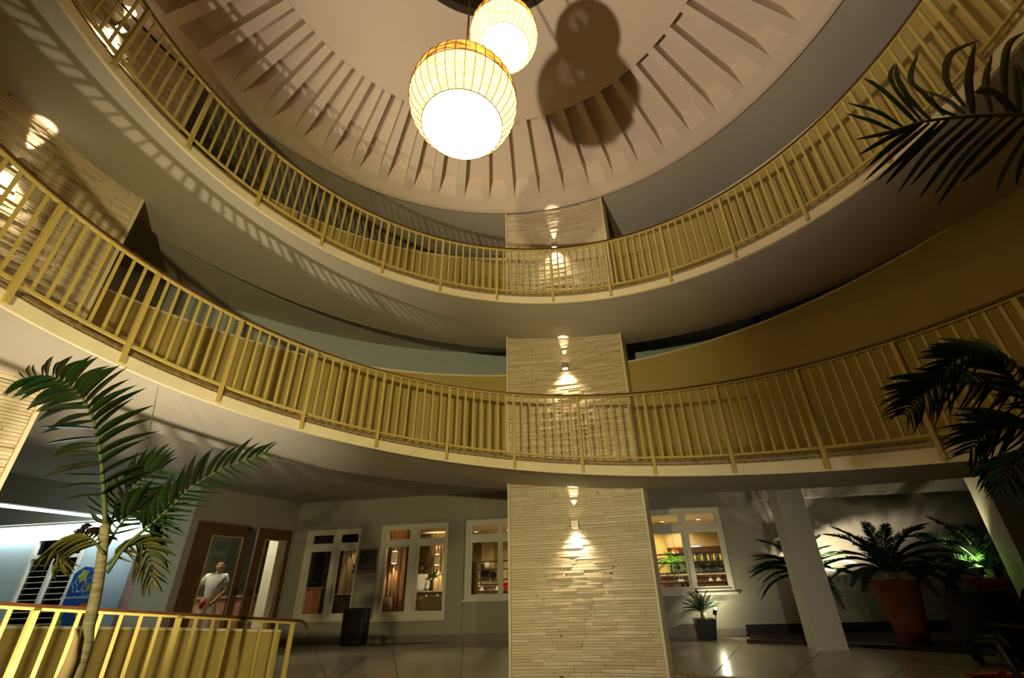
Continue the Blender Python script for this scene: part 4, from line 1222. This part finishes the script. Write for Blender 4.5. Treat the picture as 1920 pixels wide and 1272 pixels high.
for k in range(16):
    a = rg.uniform(0, 6.28); tip = W(u, 2.3, z + .24) + Vector((.24 * cos(a) * rg.uniform(.3, 1), .15 * sin(a), rg.uniform(.02, .26)))
    st_ = MB().tube([W(u, 2.3, z + .22), tip], .003, 5).build('stem', M_RACH, t)
    for q in range(4): obj('leaf', ML2, W(u, 2.3, z + .24).lerp(tip, .5 + .16 * q), (rg.uniform(-.3, 1), 0, rg.uniform(0, 6.28)), (.05, .10, .10), st_)
u, z = wv(790, 1124, 1.1)
table('laid restaurant table just inside the right half of the second window', W(u + .05, 1.15, 0), WROT, .9, .7, max(.6, z), M_TWOOD)
place_set(W(u + .05, 1.15, max(.6, z)), 7, .32, 'table inside the second window', 3)
u, z = wv(812, 1130, .75); chair('olive chair with pale legs just inside the right half of the second window', W(u, .72, .004), WROT + pi)
u, z = wv(733, 1125, 1.2); chair('olive chair in front of the brown curtain in the second window', W(u, 1.25, .004), WROT + 2.6)
u, z = wv(757, 1128, 1.3); chair('olive chair beside the white post in the second window', W(u + .12, 1.95, .004), WROT + 1.9)
u, z = wv(765, 1060, 2.4)
mb = MB(); wbox(mb, u - .10, u + .12, 2.62, 2.82, .004, 2.45); mb.build('column', M_CLOTH, None, kind='structure')

# first window: dark red-brown counter, plant, glass-legged stools
u, z = wv(585, 1102, 1.0)
t = thing('bar_counter', 'reddish brown bar counter low in the left half of the first window', 'counter', W(u, 1.0, 0), WROT)
mb = MB(); wbox(mb, u - .75, wv(594, 1110, 1.0)[0], .8, 1.2, .004, z - .03); mb.build('body', mat('red_brown', (.30, .11, .055), .6), t)
mb = MB(); wbox(mb, u - .78, wv(596, 1110, 1.0)[0], .77, 1.23, z - .03, z); mb.build('top', mat('red_brown_top', (.36, .16, .09), .4), t)
for k in range(2): tag(obj('drinking_glass', me_gl, W(u + .02 + .07 * k, .95, z)), 'small glass on the reddish bar counter', 'glass', 'glasses on the reddish counter')
u, z = wv(646, 1114, 1.4)
t = thing('sideboard', 'black sideboard low in the right half of the first window', 'cabinet', W(u, 1.4, 0), WROT)
mb = MB(); wbox(mb, u - .18, u + .5, 1.25, 1.6, .004, z - .02); mb.build('body', M_DARK, t)
mb = MB(); wbox(mb, u - .20, u + .52, 1.23, 1.62, z - .02, z); mb.build('top', mat('grey_top', (.4, .36, .28), .4), t)
u2, _ = wv(664, 1100, 1.4)
t = thing('potted_plant', 'tall dark twisted plant on the black sideboard', 'plant', W(u2, 1.42, z))
MB().revolve([(0, 0), (.06, 0), (.08, .12), (.07, .12), (0, .1)], n=12, c=W(u2, 1.42, z)).build('pot', M_DARK, t)
rg = random.Random(9)
for k in range(4):
    P_ = [W(u2, 1.42, z + .1)]
    for q in range(4): P_.append(P_[-1] + Vector((rg.uniform(-.05, .05), rg.uniform(-.03, .03), .13)))
    stm = MB().tube(P_, .012, 6).build('stem', M_BLACK, t)
    for q in range(10): obj('leaf', BLD[1], P_[1 + q % 4], (rg.uniform(-.2, .9), 0, rg.uniform(0, 6.28)), (.05, .09, .09), stm)
for k, (px, py) in enumerate(((599, 1135), (628, 1132))):
    u, z = wv(px, py, .8); t = thing('stool', ('clear legged stool beside the reddish counter in the first window', 'clear legged stool in the right half of the first window')[k], 'stool', W(u, .85, 0))
    MB().revolve([(0, .44), (.16, .44), (.17, .47), (.16, .50), (0, .50)], n=14, c=W(u, .85, 0)).build('seat', M_DARK, t, smooth=True)
    for q in range(4): MB().tube([W(u, .85, .004) + pol(.15, q * pi / 2 + .5), W(u, .85, .45) + pol(.11, q * pi / 2 + .5)], .012, 6).build('leg', mat('pale_metal', (.6, .57, .5), .25, .6, metal=.6), t)

# third window: divider rails, cabinet wall, laid tables, diners
u0 = wv(897, 1060, .6)[0]
t = thing('rail_divider', 'dark wooden divider of four slim rails inside the third and bar windows', 'divider', W(1.6, .6, 0), WROT)
for yy in (1053.6, 1069, 1088, 1097):
    zz = wv(914, yy, .6)[1]; mb = MB(); wbox(mb, u0, 4.7, .59, .61, zz - .012, zz + .012); mb.build('rail', M_DARKBAR, t)
for uu in (1.6, 4.55): mb = MB(); wbox(mb, uu - .02, uu + .02, .61, .65, .004, 1.55); mb.build('post', M_DARKBAR, t)
ua, ub = wv(884, 1060, .7)[0], wv(896, 1060, .7)[0]
t = thing('partition', 'dark brown wooden partition at the left edge of the third window', 'partition', W((ua + ub) / 2, .7, 0), WROT)
zz = wv(890, 1053, .7)[1]; mb = MB(); wbox(mb, ua - .3, ub, .66, .78, .004, zz); mb.build('panel', M_TWOOD, t)
mb = MB(); wbox(mb, ua - .02, ua + .05, .62, .66, .004, zz + .36); mb.build('post', M_DARKBAR, t)
ua, ub = wv(902, 1060, 4.6)[0], wv(925, 1060, 4.6)[0]
t = thing('wall_cabinet', 'olive wall cabinet with dark niches, far inside the third window', 'cabinet', W((ua + ub) / 2, 4.7, 0), WROT)
mb = MB(); wbox(mb, ua, ub, 4.62, 5.18, .004, 2.28); mb.build('body', mat('olive_lacquer', (.42, .34, .12), .35, .5), t)
for (y0, y1) in ((1057, 1068), (1071, 1087)):
    z0, z1 = wv(910, y1, 4.6)[1], wv(910, y0, 4.6)[1]; mb = MB(); wbox(mb, wv(901, 1070, 4.55)[0], wv(916, 1070, 4.55)[0], 4.55, 4.6, z0, z1); mb.build('niche', M_DARK, t)
u, z = wv(911, 1067, 4.3)
tag(MB().revolve([(0, 0), (.06, 0), (.10, .10), (.07, .18), (0, .18)], n=14, c=W(u, 4.45, z)).build('ceramic_vase', M_CLOTH, smooth=True), 'white ceramic vase on a shelf far inside the third window', 'vase')
tag(wbox(MB(), u - .3, u + .3, 4.3, 4.55, z - .03, z).build('shelf', M_TWOOD), 'dark shelf under the white ceramic vase', 'shelf')
for k, (px, py, v_, lab) in enumerate(((908, 1108, 1.3, 'laid table nearest the glass in the third window'), (917, 1100, 2.2, 'farther laid table in the third window'))):
    u, z = wv(px, py, v_); table(lab, W(u, v_, 0), WROT, 1.2, .7, max(z, .62), M_TWOOD); place_set(W(u, v_, max(z, .62)), 14, .5, ('nearest', 'farther')[k] + ' table in the third window', 20 + k)
u, z = wv(925, 1084, 2.9)
dn = {k: Vector(v) for k, v in sit.items()}
person('seated diner with dark hair seen over the tables in the third window', W(u, 2.9, -.37), WROT + pi, sit, M_SKIND, mat('olive_shirt', (.22, .18, .08), .8), M_BLACK, lower=False)
chair('olive chair carrying the seated diner with dark hair in the third window', W(u, 2.9, .004), WROT + pi)
u, z = wv(957, 1076, 1.9)
chair('olive chair carrying the diner in the red top by the pillar', W(u, 1.9, .004), WROT + .6)
person('diner in a red top at the right edge of the third window, beside the pillar', W(u, 1.9, -.37), WROT + .6, sit, M_SKIN, mat('red_top', (.50, .02, .03), .7), M_BLACK, lower=False)

# bar window
ua, ub = wv(1247, 1050, 5.1)[0], wv(1362, 1050, 5.1)[0]
z0, z1 = wv(1300, 1078, 5.1)[1], wv(1300, 1037, 5.1)[1]; z2 = wv(1300, 1026, 5.1)[1]
t = thing('chalk_board', 'dark teal bar wall panel drawn with pale chalk circles', 'panel', W((ua + ub) / 2, 5.15, z0), WROT)
mb = MB(); wbox(mb, ua, ub, 5.14, 5.19, z0 - .2, z1); mb.build('board', mat('teal_board', (.045, .075, .07), .6), t)
mb = MB(); wbox(mb, ua, ub, 5.10, 5.19, z1, z2); mb.build('header', mat('brown_header', (.11, .05, .03), .5), t)
rg = random.Random(4); ch = mat('chalk', (.40, .46, .42), .9)
for k in range(26):
    uu = rg.uniform(ua + .1, ub - .1); zz = rg.uniform(z0, z1 - .1); rr_ = rg.uniform(.06, .20); a0 = rg.uniform(0, 6); a1 = a0 + rg.uniform(2.5, 6)
    MB().tube([W(uu + rr_ * cos(a0 + (a1 - a0) * i / 14), 5.132, min(z1 - .01, zz + rr_ * sin(a0 + (a1 - a0) * i / 14))) for i in range(15)], .011, 4).build('chalk_circle', ch, t)
ua2, ub2 = wv(1226, 1050, 4.2)[0], wv(1252, 1050, 4.2)[0]
mb = MB(); wbox(mb, ua2 - .4, ub2, 4.0, 4.28, .004, 2.45); mb.build('column', mat('gold_paint', (.66, .47, .17), .8), None, kind='structure')
u0, z = wv(1240, 1078, 3.6); u1 = wv(1375, 1078, 3.6)[0]
t = thing('bar_counter', 'long bar counter with a pale glowing top in the bar window', 'counter', W((u0 + u1) / 2, 3.7, 0), WROT)
mb = MB(); wbox(mb, u0, u1, 3.5, 3.9, .004, z - .04); mb.build('body', M_TWOOD, t)
mb = MB(); wbox(mb, u0 - .03, u1 + .03, 3.46, 3.94, z - .04, z); mb.build('top', mat('pink_stone', (.75, .58, .46), .3), t)
place_set(W((u0 + u1) / 2, 3.7, z), 20, (u1 - u0) / 2 - .2, 'bar counter', 31)
u, zs = wv(1325, 1052, 4.9); ua3, ub3 = wv(1298, 1052, 4.9)[0], wv(1358, 1052, 4.9)[0]
tag(wbox(MB(), ua3, ub3, 4.85, 5.08, zs - .03, zs).build('bottle_shelf', M_DARKBAR), 'slim bar shelf carrying the yellow bottles', 'shelf')
me_bo = MB().revolve([(0, 0), (.035, 0), (.037, .15), (.014, .21), (.013, .28), (0, .28)], n=12).mesh('glass_body', mat('yellow_bottle_selflit', (.75, .50, .06), .2, .6, emit=.25, ecol=(1, .7, .1)), True)  # faint emission put into the glass as light, the bottles are no lamps
me_ca = MB().revolve([(0, .28), (.015, .28), (.015, .31), (0, .31)], n=10).mesh('cap', M_DARK)
for k, px in enumerate((1304, 1317, 1328.5, 1340, 1352)):
    u = wv(px, 1050, 4.95)[0]; t = thing('bottle', 'yellow bottle with painted-in glow on the bar shelf, ' + ('first', 'second', 'third', 'fourth', 'fifth')[k] + ' from the left', 'bottle', W(u, 4.95, zs), 0, 'yellow bottles on the bar shelf')
    obj('glass_body', me_bo, W(u, 4.95, zs), scale=(.8, .8, .75), parent=t); obj('cap', me_ca, W(u, 4.95, zs), scale=(.8, .8, .75), parent=t)
u, z = wv(1265, 1082, 3.2)
t = thing('potted_palm', 'bright green uplit young palm inside the bar window', 'plant', W(u, 3.2, 0))
MB().revolve([(0, .004), (.14, .004), (.19, .45), (.17, .45), (0, .42)], n=18, c=W(u, 3.2, 0)).build('pot', M_DARK, t)
zt = wv(1265, 1056, 3.2)[1]
MB().tube([W(u, 3.2, .4), W(u, 3.2, zt)], .018, 8).build('stem', M_RACH, t)
FB = [frond_mesh('frond', 1.0, 1.5, 18, .24, .04, mat('bright_leaf', (.22, .50, .05), .5, .3, .3, 6), 90)]
rosette(t, W(u, 3.2, zt), .55, 12, 1.2, .15, FB, 5)
light('bar_palm_light', 'SPOT', W(u, 3.0, 1.0), 16, (.85, 1, .35), W(u, 3.2, zt + .3), .03, 70, .6)
u, z = wv(1265, 1034, 3.8)
t = thing('pendant_lamp', 'small copper pendant lamp over the bar counter', 'lamp', W(u, 3.8, z))
MB().revolve([(.14, -.06), (.12, 0), (.05, .09), (.02, .10)], n=18, c=W(u, 3.8, z)).build('shade', mat('copper', (.60, .18, .07), .3, .5, metal=.7), t, smooth=True)
MB().tube([W(u, 3.8, z + .1), W(u, 3.8, 2.45)], .005, 5).build('cord', M_DARK, t)
MB().ball(W(u, 3.8, z - .03), .03, 8, 6).build('bulb', emis('bulb_glass', (1, .86, .6), 14), t)
u, z = wv(1304, 1025, 3.3)
t = thing('ceiling_light', 'round cool white ceiling light in the right half of the bar window', 'lamp', W(u, 3.3, z + .05))
MB().revolve([(0, 0), (.13, .0), (.15, .03), (.02, .05), (0, .05)], n=20, c=W(u, 3.3, z)).build('housing', M_FRAME, t)
MB().tube([W(u, 3.3, z + .05), W(u, 3.3, 2.45)], .006, 5).build('cord', M_FRAME, t)
MB().revolve([(0, -.012), (.12, -.004), (.13, 0)], n=20, c=W(u, 3.3, z)).build('diffuser', emis('cool_light', (.75, .80, 1.0), 8), t)
for k, (px, py, lab) in enumerate(((893, 997, 'recessed ceiling spot seen in the left transom of the third window'), (953.5, 994, 'recessed ceiling spot seen in the right transom of the third window, by the pillar'), (1241, 978, 'recessed ceiling spot seen in the left transom of the bar window'), (1309, 974, 'recessed ceiling spot seen in the right transom of the bar window'))):
    r = ray(px, py); p = CAM + r * ((2.445 - CAM.z) / r.z)
    t = thing('downlight', lab, 'lamp', p, 0, 'recessed ceiling spots')
    MB().tube([p + Vector((.075 * cos(2 * pi * i / 20), .075 * sin(2 * pi * i / 20), -.003)) for i in range(21)], .012, 6).build('ring', M_FRAME, t)
    MB().revolve([(0, -.004), (.066, -.004), (.066, .0)], n=16, c=p).build('lens', emis('downlight_lens', (1, .93, .80), 14), t)
for k, (px, py, v_, lab) in enumerate(((1245, 1092, 1.3, 'laid table in the left half of the bar window'), (1330, 1090, 1.6, 'laid table in the right half of the bar window'))):
    u, z = wv(px, py, v_); table(lab, W(u, v_, 0), WROT, 1.0, .7, max(z, .66), M_TWOOD); place_set(W(u, v_, max(z, .66)), 10, .42, ('left', 'right')[k] + ' table in the bar window', 40 + k)
for k, (px, v_, a, lab) in enumerate(((1272, .85, 2.5, 'olive chair with pale legs in the left half of the bar window'), (1318, .75, 3.4, 'olive chair at the mullion of the bar window'), (1358, 1.3, 2.2, 'olive chair in the right corner of the bar window'))):
    u, z = wv(px, 1100, v_); chair(lab, W(u, v_, .004), WROT + a)

# ------------------------------------------------------------------ reception behind the doors
M_PINK = mat('pink_brick_paint', (.50, .27, .19), .75, .2, .25, 8)
t = thing('reception_desk', 'pinkish timber reception desk behind the glass doors', 'desk', D(.2, 2.0, 0))
m = MB(); dbox(m, -1.6, .9, 1.75, 2.15, .004, .92); m.build('front', M_PINK, t)
m = MB(); dbox(m, -1.63, .93, 1.70, 2.2, .92, .96); m.build('top', mat('pink_top', (.42, .24, .17), .4), t)
m = MB()
for k in range(9): dbox(m, -1.55 + k * .28, -1.54 + k * .28, 1.742, 1.75, .05, .9)
m.build('grooves', M_DARK, t)
for k, (s_, lab) in enumerate(((.55, 'leafy plant on the reception desk, nearer the man'), (-.15, 'leafy plant in the middle of the reception desk'), (-.9, 'leafy plant on the reception desk behind the white column'))):
    p = D(s_, 1.95, .96); t = thing('potted_plant', lab, 'plant', p)
    MB().revolve([(0, 0), (.07, 0), (.09, .12), (.08, .12), (0, .11)], n=12, c=p).build('pot', M_DARK, t)
    rg = random.Random(80 + k)
    for q in range(14): obj('leaf', (BLD + BL)[q % 6], p + Vector((0, 0, .11)), (rg.uniform(.2, 1.3), 0, rg.uniform(0, 6.28)), (.06, .26, .26), t)
m = MB(); dbox(m, -.62, -.34, .75, 1.03, .004, 2.62); m.build('column', mat('ivory_paint', (.80, .76, .62), .6), None, kind='structure')
p = D(.92, .9, 2.612); t = thing('downlight', 'tiny bright ceiling spot seen through the gap between the doors', 'lamp', p)
MB().revolve([(0, -.006), (.05, -.006), (.05, .0)], n=14, c=p).build('lens', emis('downlight_lens', (1, .93, .80), 14), t)
MB().tube([p + Vector((.06 * cos(2 * pi * i / 16), .06 * sin(2 * pi * i / 16), -.003)) for i in range(17)], .010, 5).build('ring', M_FRAME, t)

# ------------------------------------------------------------------ banner and poster on the left
pts = [fpx(px, py, .5) for px, py in ((97, 1185), (182, 1185), (190, 1066), (160, 1063), (140, 1076), (118, 1130))]
M_BANN = mat('blue_banner', (.03, .12, .42), .6, .2, .35, 2, col2=(.02, .07, .25))
t = thing('banner_stand', 'blue banner with colourful flower and fruit drawings beside the louvred window', 'banner', FP(pts[0][0], .5, 0))
mb = MB(); mb.quadstrip([[FP(a, .5, z) for a, z in pts], [FP(a, .485, z) for a, z in pts]]); mb.build('panel', M_BANN, t)


def blob(name, px, py, rx, ry, m, sides=9, wav=.0, v=.506):
    s_, z = fpx(px, py, v); mb = MB()
    P_ = [FP(s_ + rx * (1 + wav * cos(5 * a)) * cos(a), v, z + ry * (1 + wav * cos(5 * a)) * sin(a)) for a in [2 * pi * i / (sides * 2) for i in range(sides * 2)]]
    mb.poly(P_); o = mb.build(name, m, t); return o


blob('green_print', 110, 1150, .11, .12, mat('print_green', (.25, .40, .08), .6)); blob('green_print', 106, 1172, .09, .10, mat('print_green', (.25, .40, .08)))
blob('orange_print', 152, 1146, .13, .13, mat('print_orange', (.50, .13, .04), .6)); blob('brown_print', 150, 1168, .14, .10, mat('print_brown', (.22, .07, .04), .6))
blob('yellow_print', 156, 1081, .10, .10, mat('print_yellow', (.50, .50, .05), .6), wav=.25)
blob('purple_print', 160, 1098, .06, .06, mat('print_purple', (.25, .10, .22), .6), wav=.2); blob('green_print', 165, 1102, .05, .07, mat('print_green', (.25, .40, .08))); blob('purple_print', 172, 1105, .05, .06, mat('print_purple', (.25, .10, .22)))
for (cx, cy, rx) in ((148, 1096, .13), (160, 1090, .18), (168, 1100, .15)):
    s_, z = fpx(cx, cy, .507)
    MB().tube([FP(s_ + rx * (1 + .15 * cos(6 * a)) * cos(a), .507, z + rx * (1 + .15 * cos(6 * a)) * sin(a)) for a in [2 * pi * i / 36 for i in range(37)]], .004, 4).build('outline_print', mat('print_white', (.5, .58, .66), .6), t)
s0, z0 = fpx(112, 1124, .507); s1, z1 = fpx(180, 1119, .507)
mb = MB()
for k in range(16):
    a = s0 + (s1 - s0) * k / 16; fbox(mb, a, a + (s1 - s0) / 16 * .7, .505, .507, z0, z0 + .035)
mb.build('text_line', mat('print_white', (.5, .58, .66)), t)
for a in (pts[0][0] - .1, pts[1][0] + .1): mb = MB(); fbox(mb, a - .02, a + .02, .47, .485, 0, .5); mb.build('support', M_METAL, t)
s0, z0 = fpx(232, 1172, .05); s1, z1 = fpx(292, 1004, .05)
t = thing('poster_board', 'tall faded pink poster board on the wall behind the palm trunk', 'poster', FP((s0 + s1) / 2, .03, .3))
mb = MB(); fbox(mb, min(s0, s1) - .05, max(s0, s1) + .28, .012, .04, z0 - .1, z1); mb.build('panel', mat('pink_poster', (.40, .24, .19), .6, .2, .25, 2), t)
s2, z2 = fpx(262, 1078, .05)
cu = bpy.data.curves.new('lettering', 'FONT'); cu.body = 'TE'; cu.size = .22; cu.extrude = .002; cu.materials.append(M_DARK)
_tmp = bpy.data.objects.new('lettering', cu); COL.objects.link(_tmp); bpy.context.view_layer.update()
_me = bpy.data.meshes.new_from_object(_tmp.evaluated_get(bpy.context.evaluated_depsgraph_get())); bpy.data.objects.remove(_tmp)
_me.materials.clear(); _me.materials.append(M_DARK)
o = bpy.data.objects.new('lettering', _me); COL.objects.link(o); o.parent = t; o.matrix_parent_inverse = t.matrix_basis.inverted()
o.matrix_basis = Matrix.Translation(FP(s2 + .16, .045, z2 - .06)) @ Matrix((( -fd.x, 0, fn.x, 0), (-fd.y, 0, fn.y, 0), (0, 1, 0, 0), (0, 0, 0, 1)))

# ------------------------------------------------------------------ dark lounge chairs and table at the right
M_WICK = mat('dark_wicker', (.020, .014, .010), .55, .35, .3, 30, .3, 60)


def tub(label, c, rz):
    t = thing('armchair', label, 'chair', c, rz); R = Matrix.Rotation(rz, 3, 'Z'); c = Vector(c)
    mb = MB(); rows = []
    for zz, k in ((.12, .86), (.40, .94), (.62, 1.0)): rows.append([c + R @ Vector((.34 * k * sin(a), .30 * k * cos(a) - .02, zz + (.18 if abs(a) < 1.2 and zz > .5 else 0))) for a in [-2.1 + 4.2 * i / 14 for i in range(15)]])
    me = bpy.data.meshes.new('backrest'); me.from_pydata([tuple(p) for r in rows for p in r], [], [(j * 15 + i, j * 15 + i + 1, j * 15 + 16 + i, j * 15 + 15 + i) for j in range(2) for i in range(14)]); me.materials.append(M_WICK)
    o = obj('backrest', me, parent=t); sd = o.modifiers.new('s', 'SOLIDIFY'); sd.thickness = .04
    MB().box(c + R @ Vector((0, -.02, .34)), (.54, .50, .14), R).build('seat', M_WICK, t, bevel=.03)
    for sx in (-.22, .22):
        for sy in (-.2, .2): MB().box(c + R @ Vector((sx, sy, .07)), (.05, .05, .14), R).build('leg', M_BLACK, t)
    return t


tub('dark wicker armchair nearest the middle terracotta pot', (6.02, 4.62, 0), 2.6)
tub('dark wicker armchair farther right, below the uplit palm', (6.72, 4.72, 0), 3.5)
t = thing('coffee_table', 'low dark table with a glossy top between the wicker armchairs', 'table', (6.05, 3.98, 0))
MB().box((6.05, 3.98, .46), (.6, .6, .04)).build('tabletop', mat('glossy_dark', (.05, .03, .015), .12, .6), t)
for a in (-.25, .25):
    for b_ in (-.25, .25): MB().box((6.05 + a, 3.98 + b_, .22), (.05, .05, .44)).build('leg', M_BLACK, t)
t = thing('potted_plant', 'wide terracotta pot with a small dark plant at the lower right corner', 'plant', (4.10, 2.13, -.6))
MB().revolve([(0, -.6), (.24, -.6), (.35, .27), (.38, .28), (.38, .33), (.34, .33), (.32, .26), (0, .26)], n=36, c=(4.10, 2.13, -.03)).build('pot', M_TERRA, t, angle=35)
MB().revolve([(.325, .24), (0, .26)], n=24, c=(4.10, 2.13, 0)).build('soil', M_SOIL, t)
stm = MB().tube([(4.06, 2.13, .22), (4.02, 2.15, .42), (4.0, 2.16, .56)], [.03, .024, .016], 8).build('stem', M_BLACK, t, smooth=True)
rg = random.Random(77)
for q in range(7): obj('leaf', BLD[q % 3], Vector((4.0, 2.16, .40 + .2 * rg.random())), (rg.uniform(-.2, 1.0), 0, rg.uniform(0, 6.28)), (.04, .16, .16), stm)
